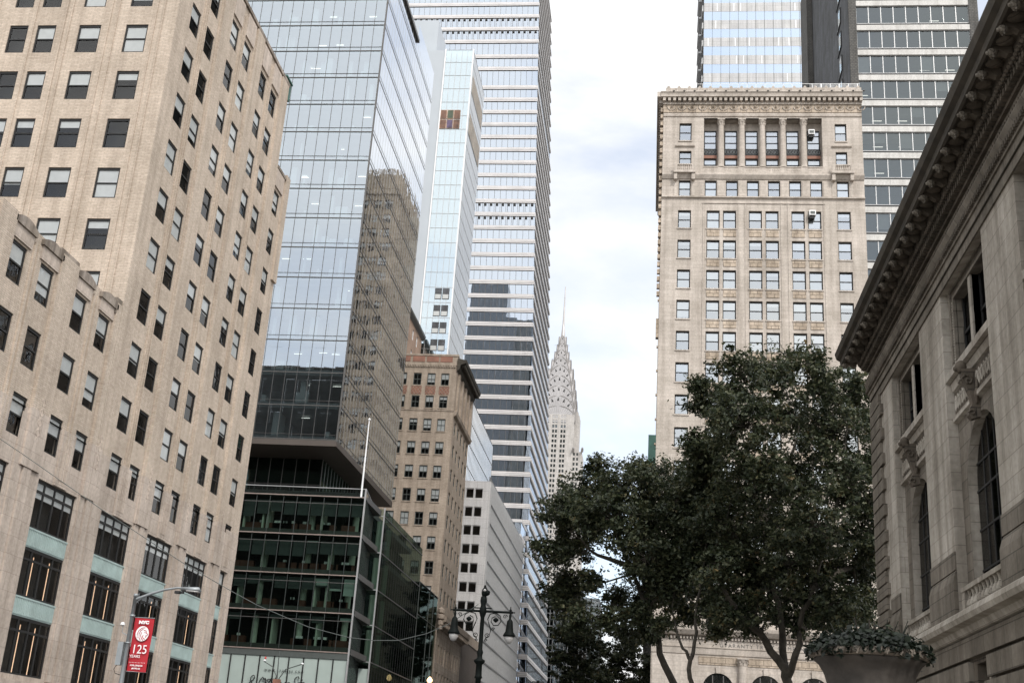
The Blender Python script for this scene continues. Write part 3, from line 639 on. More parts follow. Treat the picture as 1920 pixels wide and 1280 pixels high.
m = MB(); m.box(-60, -29.3, 188.4, 209.6, 0, 21.6, 'soffit'); m.fbox(Fbs, 188.4, 209.6, -.25, .12, 21.4, 22.9, 'beige_brick'); m.build('wall', BR)
m = MB()
for y in frange(188.6, 209.4, .62): m.fbox(Fbs, y, y+.18, -.2, .05, .2, 21.38, 'soffit')
m.build('ribs', BR)
# ================================================================== pale grey office block
GR = thing('pale_grey_office_block', 'pale grey panelled office block with thin vertical fins, beside the beige office building', 'building', loc=(-37, 230, 0))
Fg = FW(210); hs = []; W = WinSet(GR, 'window', .12, 'alu')
for k in range(11):
    z = 48.2-3.33*k
    for x, w in ((-33.5, 1.42), (-31.87, 1.42), (-34.95, 1.25), (-38.5, 1.42), (-36.9, 1.42)): hs.append((x, x+w, z, z+1.8)); W.add(Fg, x, z, w, 1.8, 'none', b=random.choice((0, 0, 0, .1)), bm='dark_blind')
m = MB(); wall(m, Fg, -39.6, XE, 0, 51.35, hs, .15, mat='white_panel'); wall(m, FN(XE), 210, 269.6, 0, 51.35, [], mat='white_panel'); m.box(-39.6, XE-.03, 210.3, 269.5, 51.0, 51.1, 'white_panel'); m.build('wall', GR)
W.done()
m = MB(); m.box(-39.4, XE-1, 212, 268, .2, 50.8, 'room'); m.build('interior', GR)
m = MB(); Fgs = FN(XE)
for y in frange(210.5, 269.4, .95): m.fbox(Fgs, y, y+.12, .0, .22, 0, 51.2, 'alu')
m.build('fins', GR)
for k in range(14):
    m = MB(); m.fbox(Fgs, 211, 269.6, .0, .26, 47.2-3.36*k-.14, 47.2-3.36*k+.14, 'mullion'); m.build('floor_joint', GR)
m = MB(); m.box(XE-.4, XE-.3, 210.2, 269.5, 51.4, 52.3, 'mullion'); m.build('roof_railing', GR)
# mirror-glass block behind it
MG = thing('mirror_glass_block', 'bronze-tinted mirror glass block rising behind the pale grey office block', 'building', loc=(-40, 240, 0))
m = MB(); m.box(-39.7, -36.3, 222.2, 258.8, 0, 70.4, 'brown_tower'); m.build('interior', MG)
m = MB(); m.fbox(FN(-36), 222, 259, -.05, 0, 40, 70.9, 'mirror_glass'); m.fbox(FW(221.98), -39.8, -36, -.05, 0, 40, 70.9, 'mirror_glass'); m.build('street_glass', MG)
m = MB(); grid(m, FN(-36), 222, 259, 40, 70.9, frange(222, 259, 1.6), [70.9, 66.5, 62, 57.5, 53, 48.5], .05, .05, mat='mullion'); m.build('mullions', MG)
# ================================================================== small orange brick building
OB = thing('orange_brick_building', 'orange brick building with a dark cornice peeping out above the beige office building', 'building', loc=(-50, 204, 0))
Fo = FN(-45); hs = [(y, y+1.3, z, z+2.0) for y in (205.2, 209.1) for z in (76.4, 72.4, 68.4)]
m = MB(); wall(m, Fo, 190, 214, 0, 80, hs, .2, mat='orange_brick'); wall(m, FW(190), -60, -45, 0, 80, [], mat='orange_brick'); m.box(-60, -45.01, 190.02, 214, 79.5, 79.6, 'cap_stone'); m.build('wall', OB)
W = WinSet(OB, 'window', .1, 'white_paint')
for a, b, c, d in hs: W.add(Fo, a, c, b-a, d-c, 'sash4')
W.done()
m = MB(); m.extrude(Fo, [(0, 79.3), (.6, 79.8), (.7, 80.2), (0, 80.3)], 189.5, 214.5, 'mullion'); m.build('cornice', OB)
# ================================================================== pale glass tower with coloured panes
PG = thing('pale_glass_tower', 'pale glass tower with a square of six coloured panes high on its front', 'building', loc=(-45, 222, 0))
Fg = FW(215.1); Fgs = FN(-40); XF = -45.8; ZT = 145.1
m = MB(); m.box(-62, XF, 215.2, 233, 0, ZT, 'pale_panel'); m.box(XF, -40.6, 216.4, 232.6, 0, ZT-.5, 'office'); m.box(-62, -49.6, 222.3, 231.4, ZT, 157.6, 'pale_panel'); m.build('wall', PG)
m = MB(); m.fbox(Fg, XF, -40, -.06, 0, 52, ZT, 'pale_glass'); m.build('front_glass', PG); m = MB(); m.fbox(Fgs, 215.13, 233, -.06, 0, 52, ZT, 'pale_panel'); m.build('street_face', PG)  # street glass drawn as pale panels, its bright sky reflection put into the colour
m = MB(); fz = frange(52.5, ZT, 3.2)+[ZT]
grid(m, Fg, XF, -40, 52, ZT, [XF+1.16*k for k in range(6)], fz, .06, .05, mat='alu'); grid(m, Fgs, 215.1, 233, 52, ZT, frange(217, 233, 1.8), fz, .05, .03, mat='alu')
m.box(-40.1, -39.87, 215.0, 215.2, 52, ZT+.2, 'white_paint'); m.box(XF-.22, XF+.04, 214.9, 215.18, 52, ZT+.2, 'white_paint'); m.build('mullions', PG)
AC = ['art_red', 'art_green', 'art_red', 'art_red', 'art_blue', 'art_red']
for i in range(3):
    for j in range(2):
        m = MB(); x = -45.74+1.405*i; z = 128.5-2.27*j
        m.fbox(Fg, x, x+1.33, .07, .12, z, z+2.09, 'art_edge'); m.fbox(Fg, x+.1, x+1.23, .121, .14, z+.1, z+1.99, AC[i+3*j]); m.build('coloured_pane', PG)
for z0, z1 in ((135.8, 140.1), (126.4, 130.9)):
    m = MB(); m.fbox(Fgs, 217, 232, .03, .06, z0, z1, 'brown_tower')
    for z in frange(z0, z1, .5): m.fbox(Fgs, 217, 232, .06, .09, z, z+.12, 'alu')
    m.build('louvre_band', PG)
for k in range(4):
    z = 88.4-3.56*k
    for x in (-43.5, -42.0):
        m = MB(); m.fbox(Fg, x, x+1.33, .06, .1, z, z+2.3, 'slate_wall'); m.fbox(Fg, x+.1, x+1.23, .101, .12, z+.1, z+1.0, 'blind_grey'); m.build('dark_window', PG)
# ================================================================== banded tower (tapering)
OV = thing('banded_skyscraper', 'very tall tapering skyscraper with white bands between ribbon windows', 'skyscraper', loc=(-40, 325, 0))
def ovx(z): return -28.3-.0415*z
def ovy(z): return 296+.018*z
def ove(z): return 362-.068*z
XL = -85
class FOV:      # west face, leaning
    n = (0, -1)
    @staticmethod
    def p(u, d, z): return (ovx(z)+u, ovy(z)-d, z)
class FOS:      # street face, leaning; u 0..1 along it
    @staticmethod
    def p(u, d, z): return (ovx(z)+d, ovy(z)+u*(ove(z)-ovy(z)), z)
bz = frange(4.0, 190, 4.09)+[194.4, 198.6, 203.8, 208.2, 212.6, 216.9, 221.2, 225.5, 229.8, 234.1, 238.4, 242.7, 247]
mech = {117.9: 0}
for i, z in enumerate(bz[:-1]):
    zt = bz[i+1]
    m = MB(); m.fbox(FOV, -50, -.02, -.3, -.2, z+1.25, zt, 'ov_glass'); m.fbox(FOS, 0.0, 1, -.3, -.2, z+1.25, zt, 'ov_glass')
    isM = abs(z-144) < 4.2 or abs(z-206) < 4.5
    for u in frange(-49.2, -.3, 1.64):
        m.fbox(FOV, u-.04, u+.04, -.2, -.1, z+1.25, zt, 'mullion')
        if isM: m.fbox(FOV, u+.5, u+1.1, -.2, .1, zt-.75, zt-.05, 'black_frame'); m.fbox(FOV, u+.42, u+.5, -.2, .05, z+1.3, zt-.05, 'mullion')
    for u in range(1, 42): m.fbox(FOS, u/42-.0007, u/42+.0007, -.2, -.18, z+1.25, zt, 'alu')
    m.build('window_band', OV)
    m = MB()
    for j in range(3):
        h0 = z+.05+j*.4; 
        m.fbox(FOV, -50, .0, -.3, .12+.05*(j % 2), h0, h0+.3, 'terracotta'); m.fbox(FOV, -50, -.01, -.32, .03, h0+.3, h0+.4, 'terracotta_dark')
        m.fbox(FOS, .0, 1, -.3, .12+.05*(j % 2), h0, h0+.3, 'terracotta'); m.fbox(FOS, .0, 1, -.32, .03, h0+.3, h0+.4, 'terracotta_dark')
    m.build('spandrel', OV)
m = MB(); m.hexa([(-78, 301, 0), (-31, 301, 0), (-31, 360, 0), (-78, 360, 0), (-88, 305, 246), (-41, 305, 246), (-41, 344, 246), (-88, 344, 246)], 'office'); m.build('core', OV)
LWB = thing('low_terrace_block', 'low banded block with a glass top at the foot of the tapering skyscraper', 'building', loc=(-34, 290, 0))
m = MB(); Fx = FW(284)
for k, z in enumerate((10, 14.1, 18.2, 22.3, 26.4, 30.5, 34.6, 38.7, 42.8, 46.9, 51.0, 55.1)):
    m.box(-46, -31.3, 284, 295.5, z, z+1.3, 'terracotta'); m.box(-46, -31.4, 284.1, 295.4, z+1.3, z+4.05, 'ov_glass')
    m.box(-46, -31.28, 283.97, 295.52, z+.5, z+.62, 'terracotta_dark')
m.box(-46, -31.3, 284, 295.5, 59.2, 59.9, 'terracotta'); m.build('walls', LWB)

# ================================================================== spired art deco skyscraper
CH = thing('spired_skyscraper', 'white art deco skyscraper with a stepped steel sunburst crown and needle spire', 'skyscraper', loc=(-51, 610, 0))
cx, cy = -51.0, 610.0
def arch(w, z0, z1, n=14): return [(-w*math.cos(math.pi*i/n), z0+(z1-z0)*math.sin(math.pi*i/n)**.8) for i in range(n+1)]
T = [(9.2, 176.5, 185.2), (8.7, 178.5, 190.9), (8.0, 184.5, 196.7), (7.1, 190, 202.5), (6.1, 195.5, 208.6), (4.6, 202, 213.8), (3.3, 208, 218.4), (2.3, 213, 222.5), (1.5, 217, 227.0)]
for i, (w, z0, z1) in enumerate(T):
    m = MB(); ext = w+.45 if i else 9.3
    for rot in (0, 1):
        for sgn in (-1, 1):
            F2 = Fr((cx, cy), [(1, 0), (0, 1)][rot] if sgn > 0 else [(-1, 0), (0, -1)][rot])
            pts = [(-w, z0)]+arch(w, z0, z1)[1:-1]+[(w, z0)]
            m.plate(F2, pts, 0, ext, 'steel')
            A = arch(w+.02, z0, z1+.03)
            m.tube([F2.p(u, ext, z) for u, z in A], .24, 5, 'steel_edge', cap=False)
            nt_ = 7 if i < 5 else (5 if i < 7 else 3)
            if i > 0:
                for k in range(nt_):
                    a = math.pi*(k+.5)/nt_; rr = .80
                    u = -w*math.cos(a)*rr; zz = z0+(z1-z0)*math.sin(a)**.8*rr+ .2
                    s = .62*(w/9)+.28; ca, sa = -math.cos(a), math.sin(a)
                    tip = (u+ca*1.7*s, zz+sa*1.7*s+.35*s); b1 = (u-sa*s*.62-ca*.6*s, zz+ca*s*.62-sa*.6*s); b2 = (u+sa*s*.62-ca*.6*s, zz-ca*s*.62-sa*.6*s)
                    m.plate(F2, [b1, b2, tip], ext+.01, ext+.08, 'black_frame')
            for k in range(1, nt_*3):
                a = math.pi*k/(nt_*3)
                m.tube([F2.p(-w*math.cos(a)*.6, ext+.02, z0+(z1-z0)*math.sin(a)**.8*.6), F2.p(-w*math.cos(a)*.98, ext+.02, z0+(z1-z0)*math.sin(a)**.8*.98)], .06, 3, 'steel_edge', cap=False)
    m.build('crown_tier', CH)
m = MB(); m.tube([(cx, cy, 222), (cx, cy, 228.5), (cx, cy, 234), (cx, cy, 244), (cx, cy, 256.5)], [1.5, 1.05, .6, .42, .22], 8, 'steel'); m.build('spire', CH)
m = MB(); zz = 222.4
for a, b in (((cx-4, cy-2), (cx+4, cy-2)),): m.tube([(a[0], a[1], 221.5), (b[0], b[1], 221.5)], .07, 4, 'galv')
m.tube([(cx-5, cy-6, 212.3), (cx+5, cy-6, 212.3)], .07, 4, 'galv'); m.build('antenna', CH)
Fch = FW(cy-9.5); W = WinSet(CH, 'window', .3, 'grey_frame', 'band_glass')
hs = []; hw = []
for k in range(35):
    z = 178.6-2.62*k
    for x in (-57.6, -56.1, -53.3, -51.8, -48.9, -47.4):
        hs.append((x, x+1.05, z, z+1.6))
for k in range(20):
    z = 159-2.62*k
    for x in (-61, -59.6, -45.2, -43.6, -41.9, -40.2): hw.append((x, x+1.0, z, z+1.5))
m = MB(); wall(m, Fch, -60.3, -42, 60, 180.6, hs, .4, mat='chrysler'); m.box(-60.3, -42, cy-9.48, cy+9.5, 60, 182.6, 'chrysler') if False else None
Fce = FN(-42); hs3 = [(y, y+1.0, z, z+1.6) for y in frange(cy-8, cy+8, 2.6) for z in [176.5-2.62*k for k in range(8)]]
wall(m, Fce, cy-9.5, cy+9.5, 60, 180.6, hs3, .4, mat='chrysler'); m.box(-60.2, -42.1, cy-9.0, cy+9.4, 180, 182.4, 'chrysler')
m.box(-62.4, -39.7, cy-5.5, cy+5.5, 120, 181.5, 'chrysler'); m.box(-61.6, -40.5, cy-4, cy+4, 181.5, 184, 'chrysler')
Fcw = FW(cy-9.0); wall(m, Fcw, -65, -60.3, 60, 161, hw, .4, mat='chrysler'); wall(m, Fcw, -42, -37.3, 60, 161, hw, .4, mat='chrysler'); m.box(-64.9, -37.4, cy-8.4, cy+8.4, 60, 160.9, 'chrysler')
m.box(-69, -36, cy-8, cy+10, 60, 120, 'chrysler'); m.build('wall', CH)
for q in hs: W.add(Fch, q[0], q[2], 1.05, 1.6, 'thin', b=random.choice((0, 0, .5)), bm='blind_grey', vis=2 if q[0] > -54 else 1)
for q in hw: W.add(Fcw, q[0], q[2], 1.0, 1.5, 'thin', b=0)
for q in hs3: W.add(Fce, q[0], q[2], 1.0, 1.6, 'thin', b=0)
W.done()
m = MB(); m.box(-60, -42.5, cy-9.0, cy+9, 60.5, 179, 'room'); m.build('interior', CH)
for x in (-60.3, -42, -37.3):
    m = MB(); m.tube([(x, cy-9.6, 161), (x+.2, cy-10.8, 162), (x+.3, cy-12, 162.3), (x+.3, cy-12.9, 161.8)], [.7, .65, .5, .2], 7, 'steel'); m.build('eagle_gargoyle', CH)
# dark gridded hotel
GH = thing('gridded_glass_building', 'dark gridded glass building seen low between the banded skyscraper and the trees', 'building', loc=(-22, 375, 0))
m = MB(); m.box(-38, -15.8, 372.2, 400, 0, 54.5, 'slate_wall'); m.build('walls', GH)
m = MB(); Fh = FW(372); m.fbox(Fh, -38, -15.8, -.1, 0, 0, 54.6, 'band_glass'); grid(m, Fh, -38, -15.8, 0, 54.6, frange(-37.5, -16, 1.15), frange(2, 54, 1.9), .2, .2, mat='alu'); grid(m, Fh, -38, -15.8, 0, 54.6, frange(-36.7, -16, 4.6), frange(2, 54, 3.8), .35, .3, mat='grey_frame'); m.build('glass_grid', GH)
# ================================================================== limestone trust building (right of centre)
RT = thing('limestone_trust_building', 'cream limestone tower with a columned loggia and antefix cornice, behind the big trees', 'building', loc=(10, 118, 0))
YR = 118; Fr_ = FW(YR); FnR = FL(0.05); X0, X1 = .05, 21.45
hs = []; W = WinSet(RT, 'window', .22, 'black_frame', 'rt_glass'); LG = WinSet(RT, 'loggia_window', 1.05, 'black_frame', 'rt_glass')
def rw(x, z, w, h, **k): hs.append((x, x+w, z, z+h)); W.add(Fr_, x, z, w, h, **k)
rw(1.82, 68.6, 1.33, 2.17, b=.1); rw(18.55, 68.57, 1.24, 2.13, b=.5); rw(1.84, 65.64, 1.33, 1.68, b=0); rw(18.57, 65.6, 1.22, 1.66, b=.3)
for x in (1.85, 4.65, 6.9, 9.13, 11.36, 13.59, 15.8, 18.57): rw(x, 61.8, 1.28, 1.92, b=random.choice((0, 0, 0, 1, .5)))
rz = [58.02]+[58.0-3.455*k for k in range(1, 10)]
for k, z in enumerate(rz):
    for x in (1.83, 4.87, 6.6, 9.32, 11.06, 13.78, 15.5, 18.55):
        if k > 7 and x > 18: continue
        low = k >= 6 and x < 4
        rw(x, z, 1.38, 2.1, b=random.choice((.45, .5, .55, .9, 1, .5, .2, 1)) if not low else 0, bm=random.choice(('blind', 'blind', 'blind_grey')))
for k, z in enumerate((23.4, 20)):
    for x in (1.83, 4.87, 6.6, 9.32, 11.06, 13.78, 15.5, 18.55): rw(x, z, 1.38, 2.1)
lg = (4.5, 17.2, 65.35, 71.4)
arches = [(6.32, 1.43), (10.7, 1.43), (15.1, 1.43)]
bh2 = [(c-r, c+r, 2.5, 10.75) for c, r in arches]
m = MB(); wall(m, Fr_, X0, X1, 17.2, 73.0, hs+[lg], .3, mat='lime'); wall(m, Fr_, X0, X1, 0, 17.2, bh2, .6, mat='lime')
wall(m, FnR, -146, -YR, 0, 73.0, [(-y-1.4, -y, z, z+2.1) for y in (122, 126, 130, 134, 138, 142) for z in rz+[61.8]], .3, mat='lime')
m.quad((X1, YR, 0), (X1, 146, 0), (X1, 146, 73), (X1, YR, 73), 'lime'); m.quad((X0, 146, 0), (X1, 146, 0), (X1, 146, 73), (X0, 146, 73), 'lime')
m.fbox(Fr_, 4.5, 17.2, -1.3, -1.2, 65.3, 71.4, 'lime'); m.box(4.4, 17.3, YR+.02, YR+1.3, 71.4, 71.5, 'lime'); m.box(4.4, 17.3, YR+.01, YR+1.3, 65.2, 65.34, 'lime')
m.box(4.4, 4.49, YR+.05, YR+1.2, 65.3, 71.45, 'lime'); m.box(17.21, 17.3, YR+.05, YR+1.2, 65.3, 71.45, 'lime'); m.build('wall', RT)
m = MB(); m.box(1.3, 20.4, YR+1.4, 145, .5, 72.5, 'room'); m.build('interior', RT)
for x in (4.55, 6.79, 9.03, 11.25, 13.44, 15.7):
    LG.add(Fr_, x, 68.07, 1.36, 2.35, 'three', b=0); LG.add(Fr_, x, 65.4, 1.36, 1.5, 'sash', b=random.choice((0, .4)))
    m = MB(); m.fbox(Fr_, x-.02, x+1.4, -1.02, -.93, 67.3, 68.06, 'black_frame')
    for k in range(4): m.tube([Fr_.p(x+.2+.33*k+.12*math.cos(a), -.9, 67.68+.22*math.sin(a)) for a in [i*math.pi/4 for i in range(9)]], .03, 4, 'galv')
    m.fbox(Fr_, x-.02, x+1.4, -1.02, -.92, 66.93, 67.28, 'rust_panel'); m.build('ornamental_panel', RT)
    m = MB(); 
    for k in range(7): m.lathe([(.05, 0), (.09, .1), (.05, .3), (.07, .42)], (x+.05+.2*k, YR-.05, 64.85), 6, 'lime')
    m.box(x-.1, x+1.45, YR-.16, YR+.06, 65.27, 65.38, 'lime'); m.build('balustrade', RT)
W.done(); LG.done()
def cap(m, x, y, z, r, mat):
    m.lathe([(r*.86, 0), (r*1.0, .1), (r*.95, .3), (r*1.35, .62)], (x, y, z), 14, mat); m.box(x-r*1.35, x+r*1.35, y-r*1.35, y+r*1.35, z+.62, z+.74, mat)
    for k in range(8):
        a = k*math.pi/4+.2; m.tube([(x+r*.95*math.cos(a), y+r*.95*math.sin(a), z+.1), (x+r*1.25*math.cos(a), y+r*1.25*math.sin(a), z+.42), (x+r*1.45*math.cos(a), y+r*1.45*math.sin(a), z+.34)], .05, 4, mat)
for x in (6.38, 8.63, 10.85, 13.05, 15.27):
    m = MB(); m.lathe([(.42, 0), (.42, .12), (.36, .2), (.34, .3), (.335, 2.2), (.29, 5.2)], (x, YR-.05+.4, 65.42), 18, 'lime'); cap(m, x, YR+.35, 70.62, .3, 'lime'); m.build('column', RT)
m = MB()
m.extrude(Fr_, [(0, 71.55), (.12, 71.6), (.16, 71.8), (0, 71.85)], X0, X1, 'lime')
m.fbox(Fr_, X0-.05, X1, -.2, .08, 72.12, 73.05, 'lime_carved')
for k in range(19):
    c = .9+1.14*k; R_ = .4
    m.tube([Fr_.p(c-R_*math.cos(a), .12, 72.75-R_*math.sin(a)) for a in [math.pi*i/8 for i in range(9)]], .06, 5, 'lime')
    m.lathe([(.02, -.06), (.16, 0), (.02, .06)], (c, YR-.12, 72.72), 8, 'lime')
m.build('frieze', RT)
m = MB()
m.fbox(Fr_, X0-.1, X1+.05, .0, .2, 73.05, 73.3, 'lime'); m.fbox(Fr_, X0-.05, X1, -.4, .05, 73.0, 74.4, 'lime')
for x in frange(X0-.1, X1, .56): m.fbox(Fr_, x, x+.3, .0, .62, 73.32, 73.72, 'lime')
m.extrude(Fr_, [(-.1, 73.73), (.75, 73.74), (.8, 74.05), (.95, 74.25), (.9, 74.35), (-.1, 74.4)], X0-.35, X1+.05, 'lime')
for k in range(19):
    c = .55+1.14*k
    m.plate(Fr_, [(c-.3, 74.36), (c+.3, 74.36), (c+.22, 74.65), (c+.12, 74.95), (c, 75.05), (c-.12, 74.95), (c-.22, 74.65)], .55, .8, 'lime')
    m.lathe([(.05, -.1), (.14, 0), (.05, .12)], (c+.57, YR-.93, 74.3), 6, 'mullion')
m.fbox(Fr_, X0+.2, X1, -.5, .45, 74.38, 75.0, 'lime')
for y in frange(YR, 146, .56): m.box(X0-.5, X0, y, y+.3, 73.32, 73.72, 'lime')
m.box(X0-.75, X0+.1, YR-.7, 146, 73.74, 74.35, 'lime')
m.build('cornice', RT)
m = MB()
m.extrude(Fr_, [(0, 63.82), (.1, 63.85), (.35, 64.25), (.35, 64.42), (0, 64.5)], X0, X1, 'lime'); m.extrude(Fr_, [(0, 61.5), (.25, 61.6), (.25, 61.72), (0, 61.78)], X0, X1, 'lime')
m.fbox(Fr_, X0, X1, .0, .09, 64.5, 65.3, 'lime')
for x in (1.6, 18.35):
    m.fbox(Fr_, x-.35, x+2.0, .0, .75, 64.35, 64.62, 'lime'); m.fbox(Fr_, x-.3, x+1.95, .55, .72, 65.25, 65.37, 'lime')
    for k in range(9): m.lathe([(.05, 0), (.08, .15), (.05, .4), (.06, .62)], (x-.1+.22*k, YR-.64, 64.63), 6, 'lime')
    for q in (-.3, 1.6): m.fbox(Fr_, x+q, x+q+.35, .0, .6, 63.6, 64.34, 'lime'); m.fbox(Fr_, x+q, x+q+.35, .5, .74, 64.63, 65.24, 'lime')
    m.extrude(Fr_, [(0, 67.75), (.2, 67.85), (.22, 67.95), (0, 68.0)], x-.2, x+1.9, 'lime')
for x in (1.85, 4.65, 6.9, 9.13, 11.36, 13.59, 15.8, 18.57):
    m.fbox(Fr_, x-.5, x-.1, .0, .06, 61.85, 63.6, 'lime'); m.fbox(Fr_, x+1.38, x+1.78, .002, .062, 61.85, 63.6, 'lime')
for x in (4.6, 9.05, 13.5):
    m.fbox(Fr_, x-.12, x, .0, .07, 28, 60.9, 'lime'); m.fbox(Fr_, x+3.6, x+3.72, .0, .07, 28, 60.9, 'lime')
    for z in rz[:9]:
        for q in (.3, 2.05): m.fbox(Fr_, x+q, x+q+1.32, .0, .07, z-.95, z-.25, 'lime_carved')
m.fbox(Fr_, 4.4, 17.3, .0, .1, 60.95, 61.05, 'lime')
m.build('string_courses', RT)
_s = MB(); _s.box(-.08, 1.46, -.1, .2, -.14, -.01, 'lime'); _sm = _s.mesh('sill')
for a, b, c, d in sorted(hs, key=lambda q: -q[2])[:90]:
    o = bpy.data.objects.new('sill', _sm); C.objects.link(o); o.parent = RT; o.location = (a, YR, c); o.scale = ((b-a)/1.38, 1, 1)

m = MB()
for z in frange(50.2, 72.8, .85): m.box(X0-.32, X0, YR+.1, YR+.5, z, z+.5, 'lime_carved')
for z in frange(34, 50, 2.6): m.box(X0-.18, X0, YR+.1, YR+.4, z, z+.2, 'lime_carved')
m.box(X0-.3, X0, YR+.05, YR+.7, 45.5, 47.6, 'lime_carved'); m.build('side_ornament', RT)
# roof railing
m = MB(); m.box(X0+.3, X1, YR+.29, YR+.32, 75.93, 75.97, 'white_paint')
for x in frange(X0+.35, X1-5.2, .98): m.box(x-.018, x+.018, YR+.29, YR+.32, 75.0, 75.92, 'white_paint')
for x in frange(16.3, X1, .13): m.box(x-.015, x+.015, YR+.29, YR+.32, 75.05, 75.92, 'white_paint')
for x in frange(16.3, X1, .98): m.box(x-.04, x+.04, YR+.27, YR+.35, 75.0, 75.92, 'white_paint')
m.box(X0+.3, X0+.36, YR+.34, 145, 75.92, 76.0, 'white_paint'); m.box(X0+.3, X1, YR+.3, YR+.5, 74.95, 75.05, 'lime'); m.build('roof_railing', RT)
for x, z in ((15.85, 69.75), (15.62, 59.45)):
    a = thing('air_conditioner', 'white air conditioner in the last %s limestone tower' % ('loggia window of the' if z > 65 else 'paired window below the loggia of the'), 'air conditioner', loc=(x+.3, YR, z), group='window air conditioners')
    y0 = .75 if z > 65 else -.3; m = MB(); m.box(-.33, .33, y0-.3, y0+.4, 0, .55, 'white_paint'); m.build('casing', a); m = MB(); m.box(-.24, .24, y0-.32, y0-.302, .1, .42, 'grey_frame'); m.box(-.3, .2, y0-.15, y0+.4, -.3, -.002, 'black_frame'); m.build('grille', a)
# base with arches, entablature and lettering
m = MB()
m.extrude(Fr_, [(0, 13.75), (.12, 13.78), (.18, 14.3), (.25, 14.38), (0, 14.4)], X0, X1, 'lime')
m.fbox(Fr_, X0, X1, .0, .14, 14.4, 15.1, 'lime')
for x in frange(X0, X1, .3): m.fbox(Fr_, x, x+.16, .14, .36, 15.12, 15.36, 'lime')
m.extrude(Fr_, [(0, 15.38), (.6, 15.5), (.95, 15.9), (1.0, 16.2), (0, 16.35)], X0-.4, X1, 'lime')
for x in (X0+.1, X1-3.6): m.fbox(Fr_, x, x+3.4, .0, .08, 0, 13.7, 'lime')
for x in (8.57, 12.9): 
    m.lathe([(.5, 0), (.5, .2), (.42, .4), (.42, 5), (.37, 11.8)], (x, YR-.2, 1.0), 18, 'lime'); cap(m, x, YR-.2, 12.8, .38, 'lime')
for x0, x1 in ((4.4, 8.1), (9.0, 12.5), (13.3, 16.9)): m.fbox(Fr_, x0+.1, x1, .0, .06, 12.85, 13.6, 'lime_carved')
m.build('entablature', RT)
for c, r in arches:
    m = MB()
    n = 16
    for i in range(n):
        a0, a1 = math.pi*i/n, math.pi*(i+1)/n
        m.plate(Fr_, [(c-r*math.cos(a0), 10.7+r*math.sin(a0)), (c-(r+.35)*math.cos(a0), 10.7+(r+.35)*math.sin(a0)), (c-(r+.35)*math.cos(a1), 10.7+(r+.35)*math.sin(a1)), (c-r*math.cos(a1), 10.7+r*math.sin(a1))], -.1, .12, 'lime')
    m.fbox(Fr_, c-.2, c+.2, .1, .3, 12.1, 12.75, 'lime'); m.build('arch_moulding', RT)
    m = MB(); pts = [(c-r, 2.6), (c+r, 2.6)]+[(c+r*math.cos(math.pi*i/n), 10.72+r*math.sin(math.pi*i/n)) for i in range(n+1)]
    m.plate(Fr_, pts, .01, .03, 'win_glass'); fr = m.build('arched_window', RT)
    m = MB(); 
    for q in (-.5, .5): m.fbox(Fr_, c+q-.05, c+q+.05, .03, .07, 2.6, 11.9, 'mullion')
    m.fbox(Fr_, c-r, c+r, .03, .08, 10.6, 10.75, 'mullion'); m.plate(Fr_, [(u, z) for u, z in pts], .0, .008, 'room'); m.build('frame', fr)
text('GVARANTY TRVST COMPANY', .5, (10.55, YR-.15, 14.5), Fr_, 'mullion', RT, 'inscription', ext=.012, space=1.35, sx=.95)
# dark copper building far behind
CO = thing('green_copper_roofed_building', 'sliver of building with a green copper top at the left edge of limestone tower', 'building', loc=(2, 195, 0))
m = MB(); m.box(-1.1, 6, 190, 215, 0, 50.2, 'dark_brick'); m.build('wall', CO); m = MB(); m.box(-1.15, 6, 189.9, 215, 50.2, 55.3, 'copper'); m.build('copper_top', CO)
DB = thing('narrow_dark_building', 'narrow dark brick building low down at the left edge of limestone tower', 'building', loc=(2, 155, 0))
m = MB(); m.box(-.75, 8, 150, 175, 0, 19.3, 'dark_brick'); m.build('wall', DB); m = MB(); m.box(-1.05, 8, 149.7, 175, 19.3, 19.8, 'lime'); m.box(-1.4, -.75, 152, 153.5, 12.6, 13.6, 'beige_brick'); m.build('cornice', DB)

